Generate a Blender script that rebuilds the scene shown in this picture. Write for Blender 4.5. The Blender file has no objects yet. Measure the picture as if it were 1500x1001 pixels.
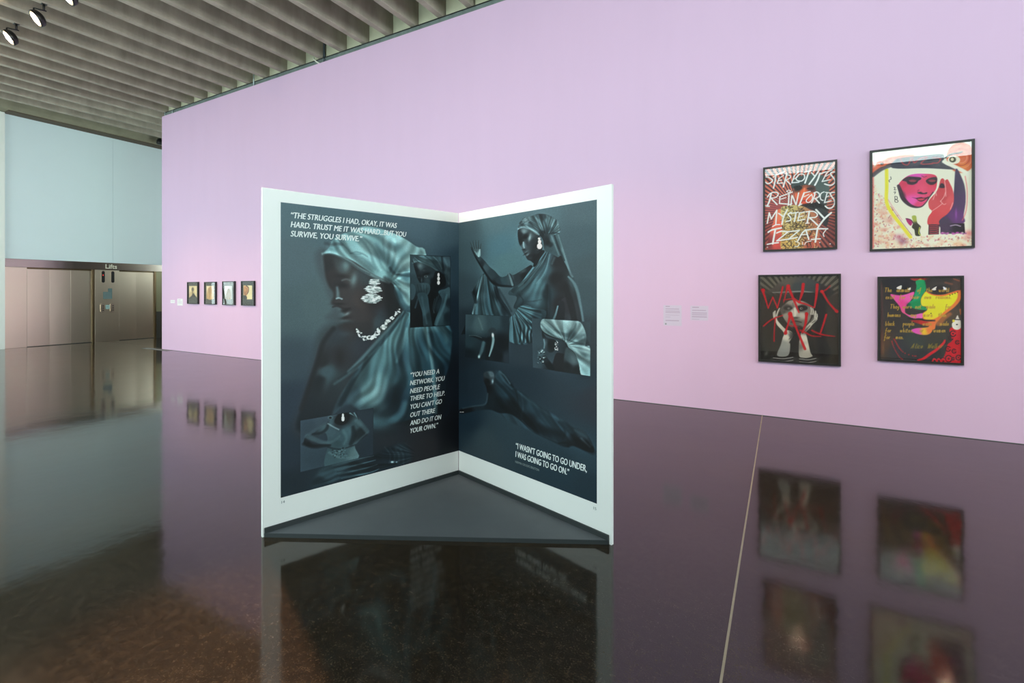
import bpy, bmesh, math, random
import numpy as np
from mathutils import Vector, Matrix

# ------------------------------------------------------------------ scene, camera, sky, light
scn = bpy.context.scene
COL = scn.collection
YAW = math.radians(29.1388)
CAM_H = 1.5
cam_d = bpy.data.cameras.new('camera')
cam_d.sensor_width = 36.0
cam_d.lens = 708.0 / 1500.0 * 36.0
cam_d.shift_y = (428.0 - 500.5) / 1500.0
cam_d.clip_start = 0.05
cam_d.clip_end = 200
cam = bpy.data.objects.new('camera', cam_d)
cam.location = (0, 0, CAM_H)
cam.rotation_euler = (math.pi / 2, 0, YAW)
COL.objects.link(cam)
scn.camera = cam

SKY = (0.85, 0.985, 1.0)
SKY_STRENGTH = 15.4
world = bpy.data.worlds.new('overcast_sky')
scn.world = world
world.use_nodes = True
bg = world.node_tree.nodes['Background']
bg.inputs[0].default_value = (*SKY, 1)
bg.inputs[1].default_value = SKY_STRENGTH

vs = scn.view_settings
vs.view_transform = 'Standard'
vs.look = 'None'
vs.gamma = 1.0
vs.exposure = 0.0
vs.use_curve_mapping = False
scn.cycles.max_bounces = 10
scn.cycles.diffuse_bounces = 6
scn.cycles.glossy_bounces = 5
scn.cycles.transparent_max_bounces = 12
scn.cycles.caustics_reflective = False
scn.cycles.caustics_refractive = False
scn.cycles.sample_clamp_indirect = 6.0

# room numbers (metres): the pink wall stands at Y = WY, the lift wall at X = LX
WY, LX, RX, FY, EY = 6.60, -17.90, 14.00, -0.75, 12.0
RIB_Z, SLAB_Z, PINK_TOP, PINK_END = 6.20, 7.05, 6.10, -14.19
WIN_Z0, WIN_Z1 = 4.42, 5.75
WIN_LOW, WIN_HIGH, WIN_SPLIT = 0.05, 4.45, -1.90      # the bays beyond WIN_SPLIT are added, reaching further down to light the pages


def portal(name, loc, rot, sx, sy):
    l = bpy.data.lights.new(name, 'AREA')
    l.shape = 'RECTANGLE'
    l.size, l.size_y = sx, sy
    l.cycles.is_portal = True
    o = bpy.data.objects.new(name, l)
    o.location, o.rotation_euler = loc, rot
    COL.objects.link(o)


portal('clerestory_daylight', ((WIN_SPLIT + RX) / 2, FY - 0.21, (WIN_Z0 + WIN_Z1) / 2), (math.pi / 2, 0, 0), RX - WIN_SPLIT, WIN_Z1 - WIN_Z0)
portal('added_tall_daylight', ((LX + WIN_SPLIT) / 2, FY - 0.21, (WIN_LOW + WIN_HIGH) / 2), (math.pi / 2, 0, 0), WIN_SPLIT - LX, WIN_HIGH - WIN_LOW)
portal('added_end_daylight', (RX + 0.21, (FY + WY) / 2, 2.75), (math.pi / 2, 0, math.pi / 2), WY - FY - 0.2, 5.4)
portal('added_lift_end_daylight', (LX - 0.21, (FY + 1.5) / 2, 2.6), (math.pi / 2, 0, -math.pi / 2), 1.5 - FY, 5.2)
portal('added_lobby_daylight', (-12.0, EY + 0.21, 3.9), (math.pi / 2, 0, math.pi), 4.0, 3.2)
portal('glazed_door_daylight', (LX - 0.26, 2.72, 1.2), (math.pi / 2, 0, -math.pi / 2), 0.85, 2.3)

# ------------------------------------------------------------------ materials
MATS = {}


def srgb(r, g, b):
    f = lambda c: (c / 255.0 / 12.92) if c / 255.0 <= 0.04045 else ((c / 255.0 + 0.055) / 1.055) ** 2.4
    return (f(r), f(g), f(b))


def mat(name, col, rough=0.6, metal=0.0, spec=0.5, noise=0.0, nscale=6.0, bump=0.0, bscale=40.0, stretch=(1, 1, 1), emit=None, estr=0.0, rough_var=0.0):
    m = bpy.data.materials.new(name)
    m.use_nodes = True
    nt = m.node_tree
    p = nt.nodes['Principled BSDF']
    p.inputs['Base Color'].default_value = (*col, 1)
    p.inputs['Roughness'].default_value = rough
    p.inputs['Metallic'].default_value = metal
    p.inputs['Specular IOR Level'].default_value = spec
    if emit:
        p.inputs['Emission Color'].default_value = (*emit, 1)
        p.inputs['Emission Strength'].default_value = estr
    if noise or bump or rough_var:
        tc = nt.nodes.new('ShaderNodeTexCoord')
        mp = nt.nodes.new('ShaderNodeMapping')
        mp.inputs['Scale'].default_value = stretch
        nt.links.new(tc.outputs['Object'], mp.inputs[0])
        if name == 'rib_concrete':       # every rib gets its own staining
            oi = nt.nodes.new('ShaderNodeObjectInfo')
            sc3 = nt.nodes.new('ShaderNodeVectorMath')
            sc3.operation = 'SCALE'
            sc3.inputs[0].default_value = (37.0, 53.0, 71.0)
            nt.links.new(oi.outputs['Random'], sc3.inputs['Scale'])
            nt.links.new(sc3.outputs[0], mp.inputs['Location'])
    if noise:
        n = nt.nodes.new('ShaderNodeTexNoise')
        n.inputs['Scale'].default_value = nscale
        n.inputs['Detail'].default_value = 6
        n.inputs['Roughness'].default_value = 0.6
        nt.links.new(mp.outputs[0], n.inputs['Vector'])
        r = nt.nodes.new('ShaderNodeMapRange')
        r.inputs[1].default_value, r.inputs[2].default_value = 0.25, 0.75
        r.inputs[3].default_value, r.inputs[4].default_value = 1 - noise, 1 + noise
        nt.links.new(n.outputs['Fac'], r.inputs[0])
        mx = nt.nodes.new('ShaderNodeVectorMath')
        mx.operation = 'SCALE'
        mx.inputs[0].default_value = col
        nt.links.new(r.outputs[0], mx.inputs['Scale'])
        nt.links.new(mx.outputs[0], p.inputs['Base Color'])
    if rough_var:
        n2 = nt.nodes.new('ShaderNodeTexNoise')
        n2.inputs['Scale'].default_value = nscale * 0.7
        n2.inputs['Detail'].default_value = 5
        nt.links.new(mp.outputs[0], n2.inputs['Vector'])
        r2 = nt.nodes.new('ShaderNodeMapRange')
        r2.inputs[1].default_value, r2.inputs[2].default_value = 0.3, 0.7
        r2.inputs[3].default_value, r2.inputs[4].default_value = max(0.0, rough - rough_var), rough + rough_var
        nt.links.new(n2.outputs['Fac'], r2.inputs[0])
        nt.links.new(r2.outputs[0], p.inputs['Roughness'])
    if bump:
        n3 = nt.nodes.new('ShaderNodeTexNoise')
        n3.inputs['Scale'].default_value = bscale
        n3.inputs['Detail'].default_value = 4
        nt.links.new(mp.outputs[0], n3.inputs['Vector'])
        b = nt.nodes.new('ShaderNodeBump')
        b.inputs['Strength'].default_value = bump
        b.inputs['Distance'].default_value = 0.01
        nt.links.new(n3.outputs['Fac'], b.inputs['Height'])
        nt.links.new(b.outputs[0], p.inputs['Normal'])
    MATS[name] = m
    return m


mat('pink_paint', (0.690, 0.485, 0.680), 0.62, spec=0.25, noise=0.012, nscale=3, stretch=(1, 1, 0.15))
mat('blue_paint', (0.74, 0.86, 0.88), 0.6, spec=0.25, noise=0.01, nscale=2)
mat('white_paint', (0.72, 0.76, 0.70), 0.6, spec=0.3)
mat('pilaster_white', (0.86, 0.89, 0.83), 0.6, spec=0.3)
mat('beam_soffit', (0.12, 0.095, 0.07), 0.8, spec=0.2)
mat('tan_paint', (0.62, 0.50, 0.33), 0.7, spec=0.3)
mat('grey_paint', (0.30, 0.30, 0.29), 0.7, spec=0.3)
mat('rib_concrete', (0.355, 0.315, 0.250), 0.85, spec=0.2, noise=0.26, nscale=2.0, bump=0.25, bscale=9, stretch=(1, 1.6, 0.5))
mat('slab_concrete', (0.13, 0.11, 0.085), 0.9, spec=0.2, noise=0.25, nscale=2.0)  # darker than the ribs, putting shade into the recesses between them
mat('beam_concrete', (0.27, 0.25, 0.175), 0.8, spec=0.2, noise=0.2, nscale=2.5)
mat('infill_board', (0.60, 0.60, 0.44), 0.8, spec=0.2, noise=0.1, nscale=3)
mat('channel_metal', (0.18, 0.23, 0.22), 0.5, metal=0.3, noise=0.3, nscale=5)
mat('display_white', (0.80, 0.82, 0.80), 0.5, spec=0.3)
mat('plinth_grey', (0.078, 0.088, 0.097), 0.55, spec=0.4, noise=0.08, nscale=5)
mat('plinth_dark', (0.028, 0.034, 0.036), 0.6, spec=0.3)
mat('frame_black', (0.018, 0.018, 0.017), 0.45, spec=0.4, noise=0.15, nscale=14, stretch=(1, 1, 8))
mat('mat_board', (0.045, 0.045, 0.038), 0.8, spec=0.2)
mat('black_metal', (0.012, 0.012, 0.012), 0.4, spec=0.5)
mat('lamp_lens', (1, 0.9, 0.75), 0.4, emit=(1.0, 0.82, 0.58), estr=150.0)
mat('lamp_bloom', (1, 0.8, 0.5), 0.4, emit=(1.0, 0.55, 0.20), estr=1.3)  # orange glowing ring imitates the bloom around the bright lens
mat('text_white', (0.80, 0.86, 0.85), 0.6, spec=0.2)
mat('text_grey', (0.22, 0.27, 0.27), 0.6, spec=0.2)
mat('text_dark', (0.10, 0.12, 0.12), 0.6, spec=0.2)
mat('caption_card', (0.62, 0.55, 0.68), 0.6, spec=0.2)
mat('caption_ink', (0.46, 0.36, 0.50), 0.6, spec=0.2)
mat('switch_white', (0.80, 0.80, 0.82), 0.5)
mat('lift_steel', (0.70, 0.60, 0.465), 0.28, metal=1.0, bump=0.12, bscale=1.7, stretch=(1, 0.3, 2.0))
mat('jamb_bronze', (0.20, 0.14, 0.08), 0.3, metal=1.0)
mat('header_steel', (0.42, 0.37, 0.32), 0.2, metal=1.0)
mat('letter_cream', (0.75, 0.72, 0.55), 0.5)
mat('indicator_black', (0.006, 0.005, 0.005), 0.3)
mat('red_led', (0.3, 0.01, 0.01), 0.5, emit=(1, 0.08, 0.04), estr=0.6)
mat('sign_teal', (0.10, 0.17, 0.17), 0.5)
mat('sign_pale', (0.35, 0.52, 0.50), 0.5)
mat('button_plate', (0.62, 0.50, 0.40), 0.28, metal=1.0)
mat('joint_sealant', (0.30, 0.255, 0.185), 0.7)
mat('floor_plate_metal', (0.16, 0.16, 0.155), 0.55, noise=0.1)
mat('conduit_metal', (0.42, 0.50, 0.50), 0.4, metal=0.5)
mat('conduit_dark', (0.03, 0.045, 0.055), 0.5)
mat('cable_white', (0.70, 0.72, 0.62), 0.5)
mat('stone_dark', (0.045, 0.042, 0.034), 0.35)
mat('olive_panel', (0.23, 0.22, 0.13), 0.35, metal=0.6)
mat('mullion_grey', (0.10, 0.11, 0.11), 0.5)


def floor_material():
    m = bpy.data.materials.new('polished_concrete')
    m.use_nodes = True
    nt = m.node_tree
    L = nt.links.new
    p = nt.nodes['Principled BSDF']
    p.inputs['IOR'].default_value = 1.5
    p.inputs['Specular IOR Level'].default_value = 0.0
    p.inputs['Coat Weight'].default_value = 0.95
    p.inputs['Coat IOR'].default_value = 1.5
    tc = nt.nodes.new('ShaderNodeTexCoord')

    def noise(scale, detail, rough=0.6, vec=None):
        n = nt.nodes.new('ShaderNodeTexNoise')
        n.inputs['Scale'].default_value = scale
        n.inputs['Detail'].default_value = detail
        n.inputs['Roughness'].default_value = rough
        L(vec or tc.outputs['Object'], n.inputs['Vector'])
        return n.outputs['Fac']

    def ramp(src, stops):
        r = nt.nodes.new('ShaderNodeValToRGB')
        while len(r.color_ramp.elements) < len(stops):
            r.color_ramp.elements.new(0.5)
        for e, (pos, c) in zip(r.color_ramp.elements, stops):
            e.position = pos
            e.color = (*c, 1)
        L(src, r.inputs[0])
        return r.outputs[0]
    cloud = ramp(noise(0.8, 8, 0.62), [(0.30, (0.008, 0.0065, 0.005)), (0.5, (0.014, 0.0105, 0.007)), (0.72, (0.030, 0.021, 0.012))])
    speck = ramp(noise(120, 4, 0.75), [(0.50, (0, 0, 0)), (0.80, (0.040, 0.028, 0.016))])
    grit = ramp(noise(24, 5, 0.75), [(0.45, (0, 0, 0)), (0.78, (0.026, 0.018, 0.010))])
    add0 = nt.nodes.new('ShaderNodeVectorMath')
    add0.operation = 'ADD'
    L(cloud, add0.inputs[0])
    L(grit, add0.inputs[1])
    add = nt.nodes.new('ShaderNodeVectorMath')
    add.operation = 'ADD'
    L(add0.outputs[0], add.inputs[0])
    L(speck, add.inputs[1])
    # small pale chips
    v = nt.nodes.new('ShaderNodeTexVoronoi')
    v.inputs['Scale'].default_value = 5.0
    L(tc.outputs['Object'], v.inputs['Vector'])
    chip = ramp(v.outputs['Distance'], [(0.0, (0.12, 0.11, 0.085)), (0.016, (0.0, 0.0, 0.0))])
    add2 = nt.nodes.new('ShaderNodeVectorMath')
    add2.operation = 'ADD'
    L(add.outputs[0], add2.inputs[0])
    L(chip, add2.inputs[1])
    L(add2.outputs[0], p.inputs['Base Color'])
    rr = nt.nodes.new('ShaderNodeMapRange')
    rr.inputs[1].default_value, rr.inputs[2].default_value = 0.35, 0.7
    rr.inputs[3].default_value, rr.inputs[4].default_value = 0.07, 0.115
    L(noise(1.6, 6, 0.65), rr.inputs[0])
    L(rr.outputs[0], p.inputs['Coat Roughness'])
    p.inputs['Roughness'].default_value = 0.42
    mp = nt.nodes.new('ShaderNodeMapping')
    L(tc.outputs['Object'], mp.inputs[0])
    b = nt.nodes.new('ShaderNodeBump')
    b.inputs['Strength'].default_value = 0.10
    b.inputs['Distance'].default_value = 0.01
    L(noise(3.2, 3, 0.55, mp.outputs[0]), b.inputs['Height'])
    L(b.outputs[0], p.inputs['Normal'])
    L(b.outputs[0], p.inputs['Coat Normal'])
    MATS['floor'] = m


floor_material()


def glass_material(name, tint=(1, 1, 1), rough=0.0, ior=1.5):
    m = bpy.data.materials.new(name)
    m.use_nodes = True
    nt = m.node_tree
    nt.nodes.remove(nt.nodes['Principled BSDF'])
    out = nt.nodes['Material Output']
    fr = nt.nodes.new('ShaderNodeFresnel')
    # the pane is thin: both of its faces act as seen from the air side
    geo = nt.nodes.new('ShaderNodeNewGeometry')
    mr = nt.nodes.new('ShaderNodeMapRange')
    mr.inputs[3].default_value, mr.inputs[4].default_value = ior, 1.0 / ior
    nt.links.new(geo.outputs['Backfacing'], mr.inputs[0])
    nt.links.new(mr.outputs[0], fr.inputs[0])
    tr = nt.nodes.new('ShaderNodeBsdfTransparent')
    tr.inputs[0].default_value = (*tint, 1)
    gl = nt.nodes.new('ShaderNodeBsdfGlossy')
    gl.inputs['Roughness'].default_value = rough
    mx = nt.nodes.new('ShaderNodeMixShader')
    nt.links.new(fr.outputs[0], mx.inputs[0])
    nt.links.new(tr.outputs[0], mx.inputs[1])
    nt.links.new(gl.outputs[0], mx.inputs[2])
    nt.links.new(mx.outputs[0], out.inputs[0])
    MATS[name] = m


glass_material('picture_glass', rough=0.01)
glass_material('window_glass', tint=(0.95, 0.98, 0.97))
glass_material('tinted_glass', tint=(0.52, 0.54, 0.536))  # tint cuts the daylight coming through the added tall bays
glass_material('soft_glass', tint=(0.79, 0.81, 0.805))


def print_material(name, rough=0.7, spec=0.15):
    m = bpy.data.materials.new(name)
    m.use_nodes = True
    nt = m.node_tree
    p = nt.nodes['Principled BSDF']
    p.inputs['Roughness'].default_value = rough
    p.inputs['Specular IOR Level'].default_value = spec
    a = nt.nodes.new('ShaderNodeAttribute')
    a.attribute_name = 'ink'
    nt.links.new(a.outputs['Color'], p.inputs['Base Color'])
    MATS[name] = m


print_material('print_ink', 0.62, 0.2)
print_material('poster_ink', 0.55, 0.25)


# ------------------------------------------------------------------ object helpers
def link(name, me, material=None, parent=None):
    o = bpy.data.objects.new(name, me)
    COL.objects.link(o)
    if material:
        me.materials.clear()
        me.materials.append(MATS[material])
    if parent:
        o.parent = parent
    return o


def tag(o, label, cat=None, group=None, kind=None):
    o['label'] = label
    if cat:
        o['category'] = cat
    if group:
        o['group'] = group
    if kind:
        o['kind'] = kind
    return o


def empty(name, loc, rot=(0, 0, 0)):
    o = bpy.data.objects.new(name, None)
    o.empty_display_size = 0.1
    o.location, o.rotation_euler = loc, rot
    COL.objects.link(o)
    return o


def bm_mesh(name, bm, smooth=False):
    me = bpy.data.meshes.new(name)
    bm.normal_update()
    bm.to_mesh(me)
    bm.free()
    if smooth:
        for p in me.polygons:
            p.use_smooth = True
    return me


def add_box(bm, x0, x1, y0, y1, z0, z1):
    vsn = [bm.verts.new(c) for c in ((x0, y0, z0), (x1, y0, z0), (x1, y1, z0), (x0, y1, z0), (x0, y0, z1), (x1, y0, z1), (x1, y1, z1), (x0, y1, z1))]
    for f in ((0, 3, 2, 1), (4, 5, 6, 7), (0, 1, 5, 4), (1, 2, 6, 5), (2, 3, 7, 6), (3, 0, 4, 7)):
        bm.faces.new([vsn[i] for i in f])


def box(name, x0, x1, y0, y1, z0, z1, material, parent=None, bevel=0.0, off=None):
    """A box in the parent's space (world space at top level)."""
    bm = bmesh.new()
    if off:
        x0, x1, y0, y1, z0, z1 = x0 - off[0], x1 - off[0], y0 - off[1], y1 - off[1], z0 - off[2], z1 - off[2]
    add_box(bm, x0, x1, y0, y1, z0, z1)
    if bevel:
        bmesh.ops.bevel(bm, geom=bm.edges[:], offset=bevel, segments=2, affect='EDGES', profile=0.5)
    return link(name, bm_mesh(name, bm), material, parent)


def add_tube(bm, pts, r, seg=10, cap=True):
    rings = []
    pts = [Vector(p) for p in pts]
    rad = r if isinstance(r, (list, tuple)) else [r] * len(pts)
    for i, p in enumerate(pts):
        d = (pts[min(i + 1, len(pts) - 1)] - pts[max(i - 1, 0)]).normalized()
        a = Vector((0, 0, 1)) if abs(d.z) < 0.9 else Vector((1, 0, 0))
        u = d.cross(a).normalized()
        v = d.cross(u).normalized()
        rings.append([bm.verts.new(p + (u * math.cos(t) + v * math.sin(t)) * rad[i]) for t in (2 * math.pi * k / seg for k in range(seg))])
    for a, b in zip(rings[:-1], rings[1:]):
        for k in range(seg):
            bm.faces.new((a[k], a[(k + 1) % seg], b[(k + 1) % seg], b[k]))
    if cap:
        bm.faces.new(rings[0][::-1])
        bm.faces.new(rings[-1])


def tube(name, pts, r, material, parent=None, seg=10, smooth=True):
    bm = bmesh.new()
    add_tube(bm, pts, r, seg)
    bmesh.ops.recalc_face_normals(bm, faces=bm.faces[:])
    return link(name, bm_mesh(name, bm, smooth), material, parent)


def prism(name, outline, y0, y1, material, parent=None, axis='Y', bevel=0.0):
    """Extrude a 2D outline; axis says which way. outline = [(a, b)], laid in the two other axes."""
    bm = bmesh.new()
    def P(a, b, t):
        return {'Y': (a, t, b), 'X': (t, a, b), 'Z': (a, b, t)}[axis]
    A = [bm.verts.new(P(a, b, y0)) for a, b in outline]
    B = [bm.verts.new(P(a, b, y1)) for a, b in outline]
    bm.faces.new(A)
    bm.faces.new(B[::-1])
    n = len(outline)
    for i in range(n):
        bm.faces.new((A[i], B[i], B[(i + 1) % n], A[(i + 1) % n]))
    bmesh.ops.recalc_face_normals(bm, faces=bm.faces[:])
    if bevel:
        bmesh.ops.bevel(bm, geom=bm.edges[:], offset=bevel, segments=2, affect='EDGES')
    return link(name, bm_mesh(name, bm), material, parent)


def text_mesh(name, body, size, material, parent, width=1.0, shear=0.0, bold=0.0, align='LEFT', line=1.0, spacing=1.0, depth=0.0004, heavy=0.0):
    cu = bpy.data.curves.new(name, 'FONT')
    cu.body = body
    cu.size = size
    cu.shear = shear
    cu.offset = bold
    cu.align_x = align
    cu.space_line = line
    cu.space_character = spacing
    cu.extrude = depth
    cu.resolution_u = 3
    tmp = bpy.data.objects.new(name, cu)
    COL.objects.link(tmp)
    dg = bpy.context.evaluated_depsgraph_get()
    me = bpy.data.meshes.new_from_object(tmp.evaluated_get(dg))
    bpy.data.objects.remove(tmp)
    bpy.data.curves.remove(cu)
    n = len(me.vertices)
    co = np.empty(n * 3)
    me.vertices.foreach_get('co', co)
    co = co.reshape(-1, 3)
    co[:, 0] *= width
    me.vertices.foreach_set('co', co.ravel())
    if heavy:                      # heavier strokes: the line drawn again a hair to each side
        bm = bmesh.new()
        for k, dz in ((-1, 0.0), (0, 0.00004), (1, 0.00008)):
            n0 = len(bm.verts)
            bm.from_mesh(me)
            bm.verts.ensure_lookup_table()
            for v in bm.verts[n0:]:
                v.co.x += k * heavy
                v.co.y += (k * 0.3) * heavy
                v.co.z += dz
        bm.to_mesh(me)
        bm.free()
    return link(name, me, material, parent)


def struct(o, label):
    o['label'] = label
    o['kind'] = 'structure'
    return o


# ------------------------------------------------------------------ the room
floor = struct(box('floor', LX - 0.3, RX + 0.2, FY - 0.25, EY, -0.12, 0.0, 'floor'), 'dark polished concrete floor mirroring the walls and pictures')
box('joint_strip', -0.2085, -0.1985, FY, WY, -0.002, 0.0009, 'joint_sealant', floor)
box('joint_strip', LX, PINK_END - 0.05, WY + 0.12, WY + 0.128, -0.002, 0.0007, 'joint_sealant', floor)

wall_back = struct(box('wall_back', PINK_END, RX, WY, WY + 0.30, 0.0, PINK_TOP, 'pink_paint'), 'tall pink lilac painted gallery wall')
box('deflection_channel', PINK_END + 0.05, RX, WY + 0.03, WY + 0.24, PINK_TOP, RIB_Z - 0.012, 'channel_metal', wall_back)
box('channel_flange', PINK_END + 0.05, RX, WY + 0.015, WY + 0.25, RIB_Z - 0.012, RIB_Z, 'frame_black', wall_back)
box('shadow_gap_trim', PINK_END, RX, WY - 0.004, WY, 0.0, 0.006, 'text_dark', wall_back)

wall_right = struct(box('wall_right', RX, RX + 0.2, FY - 0.2, EY, 5.5, SLAB_Z, 'white_paint'), 'pale end wall of the gallery above added tall glazing')
box('side_pier', RX, RX + 0.2, WY, EY, 0, 5.5, 'white_paint', wall_right)
for i in range(5):
    y0 = FY + (WY - FY) * i / 5
    w = struct(box('window_%d' % (21 + i), RX + 0.06, RX + 0.14, y0, y0 + 0.07, 0, 5.5, 'mullion_grey'), 'added unseen tall glazing bay in the end wall of the gallery')  # added glazing out of view, brings daylight onto left page and blue wall
    box('transom', RX + 0.06, RX + 0.14, y0 + 0.07, y0 + (WY - FY) / 5, 2.7, 2.76, 'mullion_grey', w)
    for za, zb in ((0.0, 2.7), (2.76, 5.5)):
        box('window_pane', RX + 0.095, RX + 0.103, y0 + 0.07, y0 + (WY - FY) / 5, za, zb, 'soft_glass', w)
wall_end = struct(box('wall_end', LX - 0.2, RX + 0.2, EY, EY + 0.2, 0, 2.3, 'tan_paint'), 'plain tan lobby wall beyond the pink partition')
box('wall_panel', LX - 0.2, -14.0, EY, EY + 0.2, 2.3, 5.5, 'tan_paint', wall_end)
box('wall_panel', -10.0, RX + 0.2, EY, EY + 0.2, 2.3, 5.5, 'tan_paint', wall_end)
box('lintel', LX - 0.2, RX + 0.2, EY, EY + 0.2, 5.5, SLAB_Z, 'tan_paint', wall_end)
w = struct(box('window_30', -12.03, -11.97, EY + 0.06, EY + 0.14, 2.3, 5.5, 'mullion_grey'), 'added unseen lobby window beyond the pink partition')  # added out of view to brighten the lift wall behind the partition
box('window_pane', -14.0, -12.03, EY + 0.09, EY + 0.1, 2.3, 5.5, 'soft_glass', w)
box('window_pane', -11.97, -10.0, EY + 0.09, EY + 0.1, 2.3, 5.5, 'soft_glass', w)

# window wall behind the camera: clerestory over solid wall, plus tall bays added for daylight
wall_front = struct(box('wall_front', LX - 0.2, RX + 0.2, FY - 0.2, FY, 0, WIN_LOW, 'white_paint'), 'plain pale wall below the row of high windows')
box('wall_panel', WIN_SPLIT, RX + 0.2, FY - 0.2, FY, WIN_LOW, WIN_Z0, 'white_paint', wall_front)
box('lintel', WIN_SPLIT, RX + 0.2, FY - 0.2, FY, WIN_Z1, SLAB_Z, 'white_paint', wall_front)
box('lintel', LX - 0.2, WIN_SPLIT, FY - 0.2, FY, WIN_HIGH, SLAB_Z, 'white_paint', wall_front)
bays = [(LX + i * (WIN_SPLIT - LX) / 6, (WIN_SPLIT - LX) / 6, WIN_LOW, WIN_HIGH) for i in range(6)] + [(WIN_SPLIT + i * (RX - WIN_SPLIT) / 5, (RX - WIN_SPLIT) / 5, WIN_Z0, WIN_Z1) for i in range(5)]
for i, (x0, ww, zs, zt) in enumerate(bays):
    if i == 2:                       # one added bay is closed to hold back light from the pink wall
        box('wall_panel', x0, x0 + ww, FY - 0.2, FY, zs, zt, 'white_paint', wall_front)
        continue
    w = struct(box('window_%d' % (i + 1), x0, x0 + 0.06, FY - 0.15, FY - 0.05, zs, zt, 'mullion_grey'), 'window bay in the wall behind the camera')  # the low-sill bays are added to bring daylight onto the pages
    box('window_sill', x0, x0 + ww, FY - 0.17, FY + 0.02, zs, zs + 0.03, 'mullion_grey', w)
    box('window_pane', x0 + 0.06, x0 + ww, FY - 0.105, FY - 0.097, zs + 0.03, zt, 'tinted_glass' if zs < 3 else 'soft_glass', w)

# ceiling: slab and concrete ribs running across the gallery
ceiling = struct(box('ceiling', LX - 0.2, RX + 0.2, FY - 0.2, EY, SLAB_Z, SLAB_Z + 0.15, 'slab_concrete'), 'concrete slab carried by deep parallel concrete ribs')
rib_long = None
rib_short = None
RIBS = []
for k in range(-37, 15):
    xf = -8.15 - 0.6 * k                     # far (lift-side) lower edge of the rib
    if xf + 0.13 > RX - 0.05:
        continue
    long = xf < PINK_END - 0.1
    yend = EY if long else WY + 0.10
    proto = rib_long if long else rib_short
    if proto is None:
        ol = [(0.0, 0.008), (0.008, 0.0), (0.112, 0.0), (0.12, 0.008), (0.14, 0.85), (-0.02, 0.85)]
        bm = bmesh.new()
        n = 24
        prev = None
        for j in range(n + 1):
            y = FY + (yend - FY) * j / n
            ring = [bm.verts.new((a, y, b)) for a, b in ol]
            if prev:
                for q in range(6):
                    bm.faces.new((prev[q], ring[q], ring[(q + 1) % 6], prev[(q + 1) % 6]))
            else:
                bm.faces.new(ring)
            prev = ring
        bm.faces.new(prev[::-1])
        bmesh.ops.recalc_face_normals(bm, faces=bm.faces[:])
        proto = bm_mesh('rib', bm)
        if long:
            rib_long = proto
        else:
            rib_short = proto
    r = link('rib', proto, None, ceiling)
    if not proto.materials:
        proto.materials.append(MATS['rib_concrete'])
    r.location = (xf, 0, RIB_Z)
    RIBS.append(xf)
    if not long:
        box('infill_panel', xf + 0.136, xf + 0.585, WY + 0.075, WY + 0.20, RIB_Z, SLAB_Z, 'infill_board', ceiling)

trim_1 = struct(prism('trim_1', [(-17.9, 6.24), (-17.9, 7.05), (-17.40, 7.05), (-17.42, 6.44), (-17.46, 6.34), (-17.50, 6.27), (-17.56, 6.24)], FY, EY, 'beam_concrete', axis='Y'), 'rounded concrete edge beam above the pale blue wall')
box('dark_soffit_strip', -17.9, -17.55, 4.6, EY, 6.212, 6.24, 'beam_soffit', trim_1)  # separate strip giving the beam a darker underside
box('pipe_collar', -17.46, -17.38, 7.95, 8.15, 6.27, 6.40, 'beam_concrete', trim_1, 0.02)

# lift wall
wall_left = struct(box('wall_left', LX - 0.2, LX, 3.25, 6.98, 2.39, SLAB_Z, 'blue_paint'), 'pale blue wall above the steel lift fronts')
box('wall_panel', LX - 0.2, LX - 0.006, 6.985, EY, 2.39, SLAB_Z, 'blue_paint', wall_left)
box('wall_panel', LX - 0.2, LX, 1.5, 3.25, 2.42, SLAB_Z, 'blue_paint', wall_left)
box('wall_panel', LX - 0.2, LX, FY - 0.2, 1.5, 5.2, SLAB_Z, 'blue_paint', wall_left)
box('wall_panel', LX - 0.2, LX, 1.5, 2.28, 0.0, 2.42, 'blue_paint', wall_left)
w = struct(box('window_31', LX - 0.16, LX - 0.08, 0.35, 0.42, 0.0, 5.2, 'mullion_grey'), 'added unseen tall glazing bay at the lift end of the gallery')  # added light source out of view for the soffits and pink wall end
box('window_pane', LX - 0.125, LX - 0.115, FY, 0.35, 0.0, 5.2, 'soft_glass', w)
box('window_pane', LX - 0.125, LX - 0.115, 0.42, 1.5, 0.0, 5.2, 'soft_glass', w)
box('wall_backing', LX - 0.35, LX - 0.2, 3.2, EY, 0.0, 2.4, 'stone_dark', wall_left)
trim_2 = struct(box('trim_2', LX - 0.02, LX + 0.075, 3.25, 4.607, 0.0, 6.225, 'pilaster_white'), 'pale white corner pilaster beside the steel lift fronts')
door_3 = struct(box('door_3', LX - 0.16, LX - 0.08, 2.28, 2.34, 0.0, 2.42, 'mullion_grey'), 'narrow glazed door beyond the pale pilaster')
box('jamb', LX - 0.16, LX - 0.08, 3.17, 3.25, 0.0, 2.42, 'mullion_grey', door_3)
box('head', LX - 0.16, LX - 0.08, 2.34, 3.17, 2.36, 2.42, 'mullion_grey', door_3)
box('glass_leaf', LX - 0.125, LX - 0.115, 2.34, 3.17, 0.0, 2.36, 'tinted_glass', door_3)
prism('rail', [(2.40, 0.02), (2.46, 0.02), (2.94, 2.34), (2.88, 2.34)], LX - 0.11, LX - 0.08, 'mullion_grey', door_3, axis='X')

trim_3 = struct(box('trim_3', LX - 0.2, LX + 0.03, 4.607, 8.34, 2.17, 2.39, 'header_steel', bevel=0.004), 'brushed steel header band over the lifts')
t = text_mesh('lettering', 'Lifts', 0.185, 'letter_cream', trim_3, width=0.98, bold=0.003, depth=0.004)
t.rotation_euler = (math.pi / 2, 0, math.pi / 2)
t.location = (LX + 0.034, 6.775, 2.215)

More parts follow.
